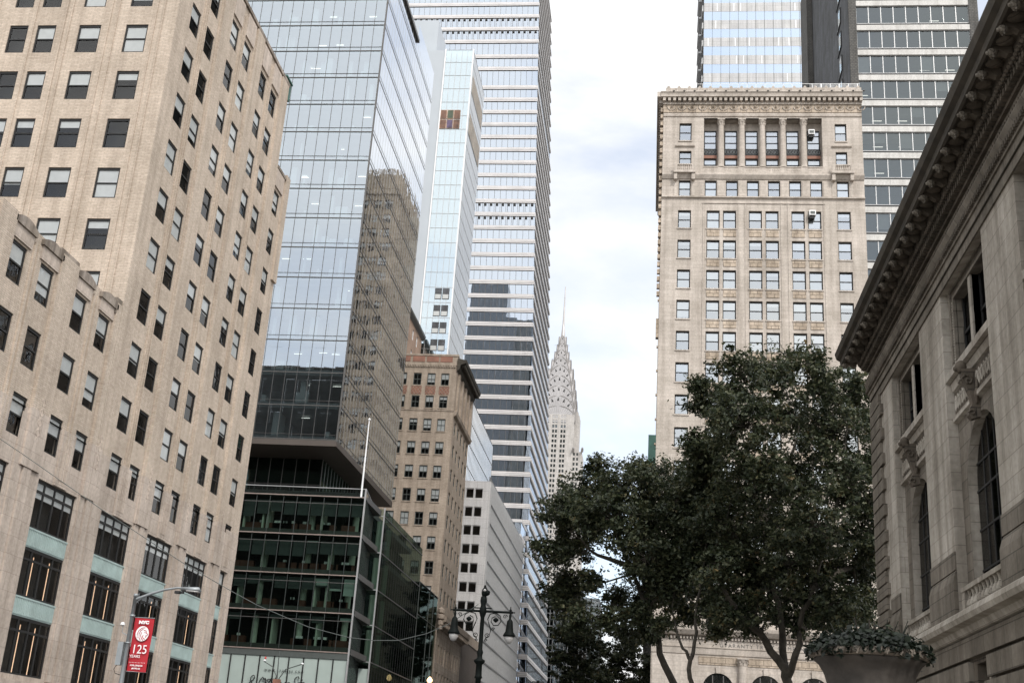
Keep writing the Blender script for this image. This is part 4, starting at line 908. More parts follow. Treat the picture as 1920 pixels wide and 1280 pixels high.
# ================================================================== dark brick tower with white spandrels
HB = thing('dark_brick_office_tower', 'dark brick office tower with white spandrels, right of the limestone tower', 'skyscraper', loc=(37, 170, 0))
Fh = FW(160); XA, XZ = 28.85, 45.4
m = MB(); m.fbox(Fh, 27.7, XA, -1, .25, 0, 150, 'dark_brick'); m.fbox(Fh, XZ, 46.75, -1, .25, 0, 150, 'dark_brick'); m.box(27.65, 27.7, 160, 207, 0, 150, 'slate_wall'); m.box(46.7, 46.75, 160, 207, 0, 150, 'dark_brick'); m.box(27.7, 46.7, 206.9, 207, 0, 150, 'dark_brick'); m.box(27.7, 46.7, 161.1, 206.9, 149, 149.5, 'dark_brick'); m.build('wall', HB)
m = MB(); m.box(29, 45, 163.5, 206, .5, 148, 'office_back'); m.build('core', HB)
tops = [115.72+4.37*k for k in range(-20, 8)]
for t in tops:
    m = MB(); p_ = (XA, XZ); m.quad(Fh.p(XA, -.08, t-3.07), Fh.p(XZ, -.08, t-3.07), Fh.p(XZ, -.08, t), Fh.p(XA, -.08, t), 'band_glass'); wb = m.build('window_band', HB)
    m = MB()
    for k in range(10): m.fbox(Fh, 28.85+1.838*k-.06, 28.85+1.838*k+.06, -.1, .02, t-3.05, t-.02, 'alu')
    m.fbox(Fh, XA, XZ, -.1, .0, t-.07, t-.001, 'alu'); m.fbox(Fh, XA, XZ, -.1, .0, t-3.07, t-3.0, 'alu'); m.build('frame', wb)
    m = MB()
    for k in range(9):
        if random.random() < .3: m.box(28.95+1.838*k, 30.6+1.838*k, 160.3, 160.32, t-3.0+random.choice((0, .6, 1.4)), t-.1, random.choice(('blind_grey', 'dark_blind', 'office')))
        if random.random() < .12: m.box(29.1+1.838*k, 30.5+1.838*k, 162.0, 162.1, t-1.3, t-1.22, 'lamp_on')
    m.box(XA, XZ, 160.25, 163.4, t+.02, t+.3, 'office'); m.build('interior', wb)
    m = MB(); m.fbox(Fh, XA, XZ, -.3, .22, t+.02, t+.92, 'white_stone'); m.fbox(Fh, XA, XZ, -.3, -.02, t+.92, t+1.28, 'black_frame'); m.build('spandrel', HB)
for k in range(30):
    z = 78+4.37*k*.5
    if k % 2 == 0:
        m = MB(); m.box(27.5, 27.68, 166.2, 170.0, z, z+2.7, 'black_frame'); o = m.build('side_window', HB)
        m = MB(); m.box(27.47, 27.5, 166.4, 168.0, z+.1, z+2.6, 'rt_glass'); m.build('glass_pane', o)
m = MB(); m.box(26.6, 27.6, 198, 206.9, 0, 150, 'dark_brick'); m.build('rear_bay', HB)
# ================================================================== blue glass tower
BT = thing('blue_glass_tower', 'pale blue glass tower with grey spandrels behind the limestone tower roof', 'skyscraper', loc=(21, 255, 0))
Fb2 = FW(247); Fs2 = FL(9.1)
m = MB(); m.box(9.4, 33.2, 247.4, 264, 0, 229, 'slate_wall'); m.build('core', BT)
for k in range(-14, 12):
    z = 176.7+4.872*k
    m = MB(); m.fbox(Fb2, 9.1, 33.55, -.3, -.03, z-2.4, z, 'blue_glass'); m.box(9.1, 9.4, 247.1, 264, z-2.4, z, 'blue_glass'); wb = m.build('window_band', BT)
    m = MB(); 
    for i in range(13): m.fbox(Fb2, 9.1+2.036*i-.035, 9.1+2.036*i+.035, -.1, .06, z-2.4, z+2.45, 'grey_frame')
    m.build('mullions', wb)
    m = MB(); m.fbox(Fb2, 9.1, 33.55, -.3, 0, z+.01, z+2.46, 'white_panel')
    for i in range(12):
        if random.random() < .35: q = 9.3+2.036*i+random.random()*1.3; m.fbox(Fb2, q, q+.22, .0, .04, z+.1, z+2.3, 'white_paint')
    m.box(8.7, 9.1, 247.2, 264, z+.3, z+1.9, 'white_panel'); m.box(8.0, 9.1, 250, 263, z+.2, z+.6, 'alu'); m.build('spandrel', BT)
# ================================================================== brown tower that the glass walls mirror
MT = thing('brown_masonry_tower', 'tall brown masonry tower mirrored in the street side of the overhanging glass block', 'skyscraper', loc=(14, 285, 0))
hs = []; hs2 = []; W = WinSet(MT, 'window', .3, 'black_frame')
for k in range(24):
    z = 134-3.9*k
    for i in range(9):
        x = 1.6+2.9*i; hs.append((x, x+1.4, z, z+2.3)); W.add(FW(268), x, z, 1.4, 2.3, 'sash')
    for i in range(12): y = 270+2.8*i; hs2.append((-y-1.4, -y, z, z+2.3)); W.add(FL(0), -y-1.4, z, 1.4, 2.3, 'sash')
m = MB(); wall(m, FW(268), 0, 28, 0, 143.5, hs, .4, mat='brown_tower'); wall(m, FL(0), -306, -268, 0, 143.5, hs2, .4, mat='brown_tower')
for i in range(10): m.fbox(FW(268), .9+2.9*i-.35, .9+2.9*i+.2, 0, .35, 0, 138, 'brown_tower')
for k in range(14): m.fbox(FW(268), .2+2*k, 1.5+2*k, -.5, .3, 139.5, 144.9, 'brown_tower')
m.fbox(FW(268), -.4, 28, -1, .6, 137.8, 139.2, 'brown_tower'); m.fbox(FL(0), -306, -268, -.6, .5, 137.7, 139.1, 'brown_tower')
for k in range(18): m.fbox(FL(0), -270-2*k-1.3, -270-2*k, -.5, .3, 139.5, 144.9, 'brown_tower')
m.box(.5, 27.5, 268.6, 305.5, 0, 143, 'room'); m.build('wall', MT); W.done(60)

# ================================================================== marble library
LI = thing('marble_library', 'weathered marble library with lion-head cornice brackets and arched windows, nearest on the right', 'building', loc=(14, 40, 0))
FX = FL(10); YC = 55.14; Y0 = 12
def U(y): return -y
bays = [(45.0, 50.55), (35.75, 41.35), (26.5, 32.1), (17.25, 22.85)]
m = MB()
wall(m, FX, U(YC), U(Y0), 7.6, 19.0, [(U(b), U(a), 7.6, 18.85) for a, b in bays], .34, mat='marble')
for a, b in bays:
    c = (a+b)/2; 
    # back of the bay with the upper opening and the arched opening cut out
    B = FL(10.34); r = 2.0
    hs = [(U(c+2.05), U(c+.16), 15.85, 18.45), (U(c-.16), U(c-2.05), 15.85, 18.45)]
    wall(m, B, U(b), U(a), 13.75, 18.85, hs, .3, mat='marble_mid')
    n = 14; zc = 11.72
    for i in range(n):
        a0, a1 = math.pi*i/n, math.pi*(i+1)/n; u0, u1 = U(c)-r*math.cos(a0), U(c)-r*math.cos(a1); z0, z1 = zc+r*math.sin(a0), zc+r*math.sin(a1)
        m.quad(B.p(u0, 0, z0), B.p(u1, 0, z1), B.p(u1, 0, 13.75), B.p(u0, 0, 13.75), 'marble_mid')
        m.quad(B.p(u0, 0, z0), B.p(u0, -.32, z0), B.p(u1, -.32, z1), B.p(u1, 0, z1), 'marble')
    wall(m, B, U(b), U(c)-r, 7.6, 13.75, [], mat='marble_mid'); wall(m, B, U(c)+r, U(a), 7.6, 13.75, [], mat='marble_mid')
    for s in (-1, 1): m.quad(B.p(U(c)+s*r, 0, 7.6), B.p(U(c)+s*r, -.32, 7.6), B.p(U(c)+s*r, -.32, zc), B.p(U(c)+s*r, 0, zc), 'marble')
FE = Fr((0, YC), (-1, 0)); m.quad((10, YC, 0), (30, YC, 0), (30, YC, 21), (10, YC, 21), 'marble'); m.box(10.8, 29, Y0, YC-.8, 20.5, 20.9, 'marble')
m.build('wall', LI)
m = MB(); m.box(11.6, 29, Y0, YC-.5, .5, 20.4, 'room'); m.build('interior', LI)
for a, b in bays:
    c = (a+b)/2; B = FL(10.34); r = 2.0; zc = 11.72; n = 14
    for s in (-1, 1):
        m = MB(); u0, u1 = sorted((U(c+s*2.05), U(c+s*.16))); m.fbox(B, u0, u1, -.3, -.27, 15.85, 18.45, 'dark_pane'); w = m.build('upper_window', LI)
        m = MB(); m.fbox(B, u0, u0+.07, -.27, -.22, 15.85, 18.45, 'black_frame'); m.fbox(B, u1-.07, u1, -.27, -.22, 15.85, 18.45, 'black_frame'); m.fbox(B, u0, u1, -.27, -.215, 17.1, 17.2, 'black_frame'); m.build('frame', w)
    m = MB(); P = [(U(c)-r, 7.6), (U(c)+r, 7.6)]+[(U(c)+r*math.cos(math.pi*i/n), zc+r*math.sin(math.pi*i/n)) for i in range(n+1)]
    m.plate(B, P, -.32, -.30, 'dark_pane'); w = m.build('arched_window', LI)
    m = MB()
    for q in (-1.05, -.35, .35, 1.05): m.fbox(B, U(c)+q-.035, U(c)+q+.035, -.30, -.275, 7.6, zc+math.sqrt(r*r-q*q)-.02, 'black_frame')
    for z in (8.9, 10.2, 11.5, 12.4): q = r if z < zc else math.sqrt(r*r-(z-zc)**2); m.fbox(B, U(c)-q, U(c)+q, -.30, -.27, z, z+.07, 'black_frame')
    m.build('glazing_bars', w)
    # moulded surround of the upper window
    m = MB()
    for (w0, w1, d) in ((.0, .12, .10), (.12, .34, .05), (.34, .5, .12)):
        for (u0, u1, z0, z1) in ((U(c)-2.05-w1, U(c)-2.05-w0, 15.7, 18.45+w0), (U(c)+2.05+w0, U(c)+2.05+w1, 15.7, 18.45+w0), (U(c)-2.05-w1, U(c)+2.05+w1, 18.45+w0, min(18.84, 18.45+w1))):
            if z1 > z0: m.fbox(B, u0, u1, -.02, d, z0, z1, 'marble_dark' if w0 == .12 else 'marble_mid')
    for k in range(26): m.fbox(B, U(c)-2.05-.28, U(c)-2.05-.18, .05, .09, 15.75+.104*k, 15.75+.104*k+.055, 'marble')
    m.fbox(B, U(c)-.16, U(c)+.16, -.3, .06, 15.86, 18.44, 'marble'); m.build('window_surround', LI)
    m = MB(); m.extrude(B, [(0, 15.2), (.12, 15.25), (.18, 15.5), (.34, 15.55), (.34, 15.8), (0, 15.84)], U(b)+.01, U(a)-.01, 'marble')
    m.fbox(B, U(b)+.02, U(a)-.02, -.01, .06, 14.35, 15.18, 'marble_dark')
    for k in range(17):
        u = U(b)+.25+.31*k; m.tube([B.p(u+.1*math.cos(q), .08, 14.77+.26*math.sin(q)) for q in [i*math.pi/4 for i in range(9)]], .028, 4, 'marble')
    m.extrude(B, [(0, 14.1), (.16, 14.15), (.16, 14.3), (0, 14.34)], U(b)+.01, U(a)-.01, 'marble'); m.build('carved_sill', LI)
    # keystone console: scrolled bracket with a mask
    m = MB(); m.smooth = True; cu = U(c)
    prof = [(.05, 13.5), (.28, 13.42), (.38, 13.55), (.34, 13.75), (.24, 13.95), (.30, 14.25), (.42, 14.6), (.52, 14.9), (.52, 15.1), (.12, 15.15), (0, 15.1), (0, 13.5)]
    b2 = MB(); b2.extrude(B, prof, cu-.15, cu+.15, 'marble_dark')
    for s in (-1, 1):
        b2.tube([B.p(cu+s*.17, .34+.22*math.exp(-.2*t)*math.cos(t), 14.7+.24*math.exp(-.2*t)*math.sin(t)) for t in [i*.5 for i in range(18)]], .038, 6, 'marble_dark')
        b2.tube([B.p(cu+s*.17, .26+.13*math.exp(-.25*t)*math.cos(t), 13.62+.13*math.exp(-.25*t)*math.sin(t)) for t in [i*.5 for i in range(14)]], .035, 6, 'marble_dark')
        b2.tube([B.p(cu+s*.2, .13, 13.95), B.p(cu+s*.32, .14, 14.2), B.p(cu+s*.36, .12, 14.5), B.p(cu+s*.28, .1, 14.8)], [.04, .08, .06, .03], 6, 'marble_dark')
    b2.build('console', LI)
    hd = MB(); hd.smooth = True
    hd.lathe([(.04, -.22), (.13, -.16), (.19, 0), (.16, .14), (.07, .22)], B.p(cu, .5, 15.2), 12, 'marble_dark'); hd.lathe([(.02, -.09), (.08, -.04), (.08, .05), (.02, .09)], B.p(cu, .67, 15.14), 8, 'marble_dark'); hd.build('carved_head', LI)
    # balustrade
    m = MB(); m.fbox(B, U(b)+.1, U(a)-.1, -.05, .34, 7.45, 7.62, 'marble'); m.fbox(B, U(b)+.1, U(a)-.1, .0, .3, 8.3, 8.45, 'marble'); m.fbox(B, U(b)+.1, U(b)+.55, .02, .28, 7.62, 8.3, 'marble'); m.fbox(B, U(a)-.55, U(a)-.1, .02, .28, 7.62, 8.3, 'marble')
    m.fbox(B, U(b)+.12, U(a)-.12, .0, .03, 7.62, 8.3, 'marble_dark')
    for u in frange(U(b)+.8, U(a)-.7, .44): m.lathe([(.12, 0), (.08, .06), (.16, .2), (.14, .3), (.06, .48), (.08, .6), (.12, .68)], B.p(u, .15, 7.62), 8, 'marble')
    m.build('balustrade', LI)
for y0, y1 in ((41.35, 45.0), (32.1, 35.75), (22.85, 26.5), (50.55, 52.5)):
    m = MB()
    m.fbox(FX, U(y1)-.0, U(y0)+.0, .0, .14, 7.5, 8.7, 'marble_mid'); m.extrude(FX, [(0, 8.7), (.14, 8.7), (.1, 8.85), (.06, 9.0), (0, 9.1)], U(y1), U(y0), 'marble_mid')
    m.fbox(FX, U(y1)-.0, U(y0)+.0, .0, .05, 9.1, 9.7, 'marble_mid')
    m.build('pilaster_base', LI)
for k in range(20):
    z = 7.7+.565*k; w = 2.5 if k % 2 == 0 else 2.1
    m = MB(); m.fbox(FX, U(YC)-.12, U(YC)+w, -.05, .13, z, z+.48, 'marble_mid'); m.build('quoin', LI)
# entablature
m = MB(); E0, E1 = U(YC), U(Y0)
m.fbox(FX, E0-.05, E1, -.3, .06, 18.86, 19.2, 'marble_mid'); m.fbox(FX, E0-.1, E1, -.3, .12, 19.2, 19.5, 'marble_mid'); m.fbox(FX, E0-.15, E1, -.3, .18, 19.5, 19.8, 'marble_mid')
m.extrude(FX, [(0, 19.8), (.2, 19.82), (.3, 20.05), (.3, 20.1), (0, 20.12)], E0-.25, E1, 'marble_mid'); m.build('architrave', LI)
m = MB()
for u in frange(E0-.2, E1, .19): m.fbox(FX, u, u+.1, .18, .27, 19.62, 19.79, 'marble_dark')
for u in frange(E0-.2, E1, .19): m.fbox(FX, u, u+.11, .17, .25, 20.13, 20.3, 'marble_dark')
m.fbox(FX, E0-.2, E1, .1, .19, 19.6, 19.78, 'marble_dark'); m.fbox(FX, E0-.2, E1, .1, .19, 19.77, 20.29, 'marble_dark'); m.build('bead_moulding', LI)
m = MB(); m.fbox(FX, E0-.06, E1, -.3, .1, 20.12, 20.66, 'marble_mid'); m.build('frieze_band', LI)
m = MB(); m.fbox(FX, E0-.15, E1, -.3, .22, 20.66, 20.78, 'marble_dark')
for u in frange(E0-.25, E1, .27): m.fbox(FX, u, u+.15, .1, .42, 20.78, 20.98, 'marble_dark')
m.fbox(FX, E0-.3, E1, -.3, .2, 20.78, 20.99, 'marble_dark'); m.build('dentils', LI)
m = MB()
for u in frange(E0-.3, E1, .21): m.lathe([(.03, -.1), (.1, 0), (.03, .1)], FX.p(u, .48, 21.09), 7, 'marble_dark')
m.extrude(FX, [(0, 20.99), (.42, 21.0), (.5, 21.18), (0, 21.2)], E0-.5, E1, 'marble_dark'); m.build('egg_moulding', LI)
m = MB(); m.fbox(FX, E0-1.25, E1, -.3, 1.12, 21.45, 21.55, 'marble_dark'); m.fbox(FX, E0-.5, E1, -.3, .5, 21.2, 21.44, 'marble_dark'); m.build('cornice_soffit', LI)
m = MB(); m.extrude(FX, [(1.0, 21.42), (1.12, 21.36), (1.2, 21.4), (1.22, 21.62), (1.38, 21.72), (1.45, 21.95), (1.45, 22.0), (.9, 22.05)], E0-1.4, E1, 'gutter'); m.extrude(FX, [(-.3, 21.56), (1.0, 21.56), (.95, 22.0), (-.3, 22.3)], E0-1.3, E1, 'gutter'); m.build('gutter_cornice', LI)
y = YC+.9
proto = None
while y > 14:
    u = U(y)
    if proto is None:
        b = MB(); b.extrude(L0, [(.45, -.02), (.45, -.30), (.6, -.34), (.78, -.2), (.98, -.16), (1.02, -.02)], -.15, .15, 'marble_dark'); bm_ = b.mesh('lion_bracket')
        h = MB(); h.lathe([(.02, -.19), (.13, -.15), (.17, -.03), (.15, .08), (.06, .15)], L0.p(0, 1.0, -.17), 10, 'marble_mid'); h.lathe([(.02, -.08), (.08, -.04), (.08, .05), (.02, .08)], L0.p(0, 1.14, -.22), 8, 'marble_mid')
        for s in (-1, 1): h.lathe([(.01, -.05), (.05, 0), (.01, .05)], L0.p(s*.12, 1.02, -.03), 6, 'marble_mid')
        for s in (-1, 1): h.tube([L0.p(s*.1, 1.1, -.15), L0.p(s*.14, 1.02, -.3), L0.p(s*.05, 1.0, -.4)], .04, 5, 'marble_mid')
        h.smooth = True; hm_ = h.mesh('lion_head'); q_ = MB(); q_.box(-.42, .42, -1.02, -.5, -.012, -.001, 'marble_dark'); q_.lathe([(.2, -.05), (.12, -.12), (.03, -.14)], (0, 0, 0), 8, 'marble_dark'); proto = 1
    o = bpy.data.objects.new('lion_bracket', bm_); C.objects.link(o); o.parent = LI; o.location = FX.p(u, .12, 21.44); o.rotation_euler = (0, 0, FX.a); o.scale = (.8, .9, .8)
    h = bpy.data.objects.new('lion_head', hm_); C.objects.link(h); h.parent = o
    m = MB()
    y -= 1.1
_r = MB(); _r.lathe([(.26, -.02), (.2, -.07), (.05, -.1)], (0, 0, 0), 8, 'marble_dark'); _rm = _r.mesh('rosette')
for y in frange(15, 56, 1.1):
    o = bpy.data.objects.new('rosette', _rm); C.objects.link(o); o.parent = LI; o.location = FX.p(U(y), .78, 21.44)

# belt course and rusticated base
m = MB(); m.extrude(FX, [(0, 6.75), (.2, 6.8), (.3, 7.0), (.55, 7.05), (.62, 7.2), (.58, 7.35), (.5, 7.42), (0, 7.5)], E0-.6, E1, 'marble'); m.build('belt_course', LI)
m = MB()
for k in range(9):
    z1 = 6.72-.72*k; z0 = z1-.62
    u = E0-.05; i = 0
    while u < E1:
        w = 2.1 if (i+k) % 2 else 1.7; u2 = min(u+w, E1); yy = -(u+u2)/2
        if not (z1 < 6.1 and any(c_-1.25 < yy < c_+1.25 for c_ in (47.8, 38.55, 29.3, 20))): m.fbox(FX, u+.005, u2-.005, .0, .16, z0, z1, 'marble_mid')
        u = u2; i += 1
m.build('rusticated_courses', LI)
m = MB(); wall(m, FX, E0, E1, 0, 7.6, [(U(c_+1.0), U(c_-1.0), 3.2, 5.9) for c_ in (47.8, 38.55, 29.3, 20)], .4, mat='marble_dark'); m.build('base_wall', LI)
for c_ in (47.8, 38.55, 29.3):
    m = MB(); m.fbox(FX, U(c_+1), U(c_-1), -.36, -.34, 3.2, 5.9, 'dark_pane'); w = m.build('basement_window', LI); m = MB(); m.fbox(FX, U(c_)-.1, U(c_)+.1, -.34, -.1, 3.2, 5.9, 'marble'); m.fbox(FX, U(c_)-1, U(c_)+1, -.33, -.28, 4.5, 4.6, 'black_frame'); m.build('frame', w)
# terrace the urn stands on
TE = thing('stone_terrace', 'low pale stone terrace wall under the planted urn', 'terrace', loc=(6, 30, 0))
m = MB(); m.box(1.6, 10, 12, 90, 0, .9, 'marble'); m.build('platform', TE); m = MB(); m.box(2.3, 4.6, 18.9, 21.2, .9, 1.5, 'marble'); m.box(2.5, 4.4, 19.1, 21.0, 1.5, 2.0, 'marble'); m.build('pedestal', TE)
UR = thing('stone_urn', 'large weathered stone urn with an egg-moulded rim at the lower right', 'urn', loc=(3.42, 20, 2.0))
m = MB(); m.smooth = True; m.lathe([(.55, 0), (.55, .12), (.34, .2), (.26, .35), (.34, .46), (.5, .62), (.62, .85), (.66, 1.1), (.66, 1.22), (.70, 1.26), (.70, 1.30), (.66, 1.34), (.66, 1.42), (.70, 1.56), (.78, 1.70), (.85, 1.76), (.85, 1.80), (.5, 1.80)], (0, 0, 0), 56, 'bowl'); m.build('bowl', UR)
m = MB(); m.smooth = True; m.lathe([(.83, 1.79), (.895, 1.80), (.915, 1.84), (.9, 1.90), (.85, 1.92), (.76, 1.91), (.74, 1.8)], (0, 0, 0), 56, 'cast_stone')
for k in range(52):
    a = 2*math.pi*k/52; m.tube([(.905*math.cos(a), .905*math.sin(a), 1.81), (.925*math.cos(a+.02), .925*math.sin(a+.02), 1.85), (.895*math.cos(a+.04), .895*math.sin(a+.04), 1.905)], .022, 5, 'cast_stone')
m.build('rim', UR)
m = MB(); m.lathe([(.75, 1.80), (.75, 1.86), (.3, 1.92)], (0, 0, 0), 30, 'soil'); m.build('soil', UR)
# planting in the urn
def leaves(name, pts, nrm, size, mat, parent, aspect=.8, seed=1, lobes=False):
    rng = np.random.default_rng(seed); n = len(pts)
    a = rng.normal(size=(n, 3)); a -= (a*nrm).sum(1)[:, None]*nrm; a /= np.linalg.norm(a, axis=1)[:, None]+1e-9
    b = np.cross(nrm, a); s = size*(.6+.8*rng.random(n))[:, None]
    fold = nrm*s*.18
    if lobes:   # five-pointed leaf: a folded pair of ragged halves
        V = np.stack([pts-a*s, pts-a*s*.25+b*s*.75+fold, pts+a*s*.1+b*s*.28, pts+a*s*.75+b*s*.5+fold, pts+a*s*1.05, pts+a*s*.7-b*s*.5+fold, pts+a*s*.05-b*s*.25, pts-a*s*.3-b*s*.8+fold], 1).reshape(-1, 3)
        base = np.arange(n)[:, None]*8; F = np.concatenate([base+np.array([[0, 1, 2, 4]]), base+np.array([[2, 3, 4, 4]]), base+np.array([[0, 4, 6, 7]]), base+np.array([[4, 5, 6, 6]])], 1).reshape(-1, 4)
        tri = (F[:, 2] == F[:, 3])
        loops = np.concatenate([f[:3] if t else f for f, t in zip(F, tri)]) if n < 200 else None
        ln = np.where(tri, 3, 4)
        if loops is None:
            mask = np.ones(F.shape, bool); mask[tri, 3] = False; loops = F[mask]
    else:
        V = np.stack([pts-a*s, pts+b*s*aspect+fold, pts+a*s, pts-b*s*aspect+fold], 1).reshape(-1, 3)
        base = np.arange(n)[:, None]*4; loops = (base+np.arange(4)).reshape(-1); ln = np.full(n, 4)
    me = bpy.data.meshes.new(name); me.vertices.add(len(V)); me.vertices.foreach_set('co', V.astype(np.float32).reshape(-1))
    me.loops.add(len(loops)); me.loops.foreach_set('vertex_index', loops.astype(np.int32)); me.polygons.add(len(ln))
    st = np.concatenate([[0], np.cumsum(ln)[:-1]]); me.polygons.foreach_set('loop_start', st.astype(np.int32)); me.polygons.foreach_set('loop_total', ln.astype(np.int32))
    me.materials.append(M[mat]); me.update(calc_edges=True); me.validate()
    o = bpy.data.objects.new(name, me); C.objects.link(o)
    if parent: o.parent = parent
    return o
PL = thing('urn_plants', 'dark broad-leaved plants filling the stone urn and spilling over its rim', 'plant', loc=(3.42, 20, 3.85))
rng = np.random.default_rng(5); n = 2600
th = rng.random(n)*2*np.pi; rr = np.sqrt(rng.random(n))*.97; hh = (.42-.34*rr**2)*rng.random(n)**.5+.04*rng.normal(size=n)
sp = (rr > .86); hh[sp] -= .1*rng.random(sp.sum())
lx = (rng.random(n) < .3); 
pts = np.stack([rr*np.cos(th), rr*np.sin(th), hh], 1); nr = rng.normal(size=(n, 3))*.5+np.stack([np.cos(th)*.6, np.sin(th)*.6, np.ones(n)], 1); nr /= np.linalg.norm(nr, axis=1)[:, None]
leaves('foliage', pts, nr, .055, 'leaf2', PL, .75, 3)
m = MB()
for k in range(26):
    a = k*2.4; r1 = .2+.5*((k*37) % 10)/10; m.tube([(r1*.4*math.cos(a), r1*.4*math.sin(a), -.02), (r1*math.cos(a), r1*math.sin(a), .30+.07*(k % 4))], .012, 4, 'bark')
for k in range(9):
    a = k*.9; h0 = .52+.06*(k % 3); m.tube([(.5*math.cos(a), .4*math.sin(a), .3), (.62*math.cos(a), .5*math.sin(a), h0)], .007, 4, 'leaf2'); 
m.build('stems', PL)
# ================================================================== trees
BA=[[-5.32, 72.0, 16.99, 1.43], [-3.91, 75.0, 18.89, 1.66], [-1.78, 70.0, 18.3, 1.43], [0.43, 74.0, 19.34, 1.59], [-5.99, 72.0, 14.37, 1.08], [-4.62, 75.0, 15.81, 1.34], [-2.31, 69.0, 16.0, 1.59], [-0.19, 75.0, 17.51, 1.75], [2.03, 72.0, 17.29, 1.75], [-5.57, 74.0, 12.79, 1.08], [-0.42, 69.0, 13.93, 1.43], [1.48, 74.0, 15.06, 1.66], [0.7, 72.0, 12.48, 1.34], [-2.15, 74.0, 12.32, 0.7], [-0.94, 70.0, 10.9, 0.76], [-3.81, 71.0, 12.88, 0.64], [3.18, 69.0, 14.24, 1.43], [3.11, 74.0, 12.89, 1.12], [-0.8, 74.0, 15.95, 1.08], [1.13, 70.0, 12.5, 1.08], [-3.59, 70.0, 16.31, 1.27], [2.39, 74.0, 19.75, 1.27], [1.69, 70.0, 15.28, 1.47], [-0.22, 75.0, 12.23, 0.83], [-4.99, 74.0, 17.94, 1.15], [-3.5, 72.0, 19.88, 0.64], [-0.9, 72.0, 19.8, 0.83], [-5.13, 73.0, 11.71, 0.89], [-4.01, 71.0, 10.42, 0.76], [-1.28, 74.0, 10.15, 0.76], [-2.44, 70.0, 10.52, 0.7], [-0.17, 72.0, 10.13, 0.7], [0.36, 72.0, 14.02, 1.15], [-5.08, 74.0, 12.82, 0.83], [2.14, 73.0, 11.45, 0.7]]
BC=[[3.37, 68.0, 22.46, 1.23], [4.76, 66.0, 23.95, 1.46], [6.85, 69.0, 25.18, 1.31], [8.5, 64.0, 23.39, 1.46], [11.12, 68.0, 23.67, 1.4], [12.77, 70.0, 22.71, 1.17], [3.14, 66.0, 19.67, 1.17], [4.74, 62.0, 19.8, 1.81], [7.85, 70.0, 22.55, 1.81], [9.71, 66.0, 20.81, 1.81], [12.2, 69.0, 19.85, 1.29], [3.45, 69.0, 17.95, 1.69], [5.23, 63.0, 17.33, 1.81], [8.29, 69.0, 18.92, 1.81], [10.17, 64.0, 17.48, 1.61], [3.89, 66.0, 15.34, 1.75], [6.55, 70.0, 16.27, 1.75], [8.2, 62.0, 14.7, 1.75], [11.45, 68.0, 15.91, 1.23], [5.18, 68.0, 13.56, 1.52], [7.06, 64.0, 12.96, 1.52], [9.8, 68.0, 13.48, 1.46], [11.82, 69.0, 13.44, 0.99], [3.5, 64.0, 12.52, 1.17], [3.73, 68.0, 10.86, 0.88], [5.41, 64.0, 10.69, 0.76], [10.55, 66.0, 10.94, 1.23], [9.31, 69.0, 11.27, 0.99], [2.11, 66.0, 19.94, 0.58], [2.37, 66.0, 23.4, 0.35], [4.89, 68.0, 11.79, 1.17], [6.52, 70.0, 12.91, 1.31], [8.17, 69.0, 12.09, 1.31], [9.18, 64.0, 11.15, 1.31], [11.44, 68.0, 11.53, 0.88], [7.3, 66.0, 14.75, 1.46], [2.79, 68.0, 19.25, 1.05], [11.59, 66.0, 16.98, 1.05], [11.49, 66.0, 14.36, 0.99], [2.45, 68.0, 22.75, 0.58], [8.03, 68.0, 10.51, 0.76], [4.06, 64.0, 10.35, 0.64], [5.1, 67.0, 10.24, 0.47], [6.99, 69.0, 10.87, 0.41], [3.49, 66.0, 9.61, 0.41]]
BD=[[-14.65, 230.0, 33.32, 2.44], [-16.63, 233.0, 28.65, 2.44], [-12.25, 227.0, 27.67, 2.65], [-13.86, 233.0, 23.38, 2.65], [-10.68, 230.0, 22.31, 2.44], [-15.5, 230.0, 19.65, 2.24], [-17.17, 230.0, 23.4, 2.04], [-11.54, 230.0, 19.4, 2.24], [-14.48, 232.0, 27.16, 2.44], [-9.81, 230.0, 25.24, 2.04]]
BE_=[[-2.24, 150.0, 17.9, 1.73], [-3.5, 153.0, 14.97, 1.86], [-0.25, 147.0, 14.92, 1.46], [-4.95, 150.0, 12.77, 1.46], [-1.46, 150.0, 12.65, 1.86], [-4.5, 152.0, 16.41, 1.33], [-5.65, 150.0, 14.28, 1.33], [-0.2, 150.0, 13.03, 1.59], [-3.18, 150.0, 16.91, 1.46]]
LA=[[[1.51, 72.0, 7.08], [0.53, 72.0, 8.96], [0.03, 72.0, 10.9], [-0.69, 72.0, 12.41], [-1.37, 72.0, 13.94], [-2.39, 72.0, 16.13], [-3.41, 72.0, 17.72]], [[-0.69, 72.0, 12.41], [0.21, 73.0, 14.19], [1.07, 74.0, 16.36], [0.78, 74.0, 18.34]], [[-1.37, 72.0, 13.94], [-3.33, 73.0, 14.67], [-5.07, 74.0, 16.09]], [[-2.39, 72.0, 16.13], [-1.79, 71.0, 17.89]], [[0.03, 72.0, 10.9], [-1.31, 73.0, 11.59]]]
LB=[[[2.31, 68.0, 6.97], [2.15, 68.0, 8.3], [2.36, 68.0, 9.22], [2.43, 68.0, 10.8], [2.61, 68.0, 12.85], [3.12, 68.0, 15.26], [2.85, 69.0, 17.61]], [[2.15, 68.0, 8.3], [1.74, 68.0, 8.9], [1.2, 69.0, 10.87], [1.17, 69.0, 12.65]], [[2.61, 68.0, 12.85], [3.66, 67.0, 13.9], [4.53, 67.0, 15.42]]]
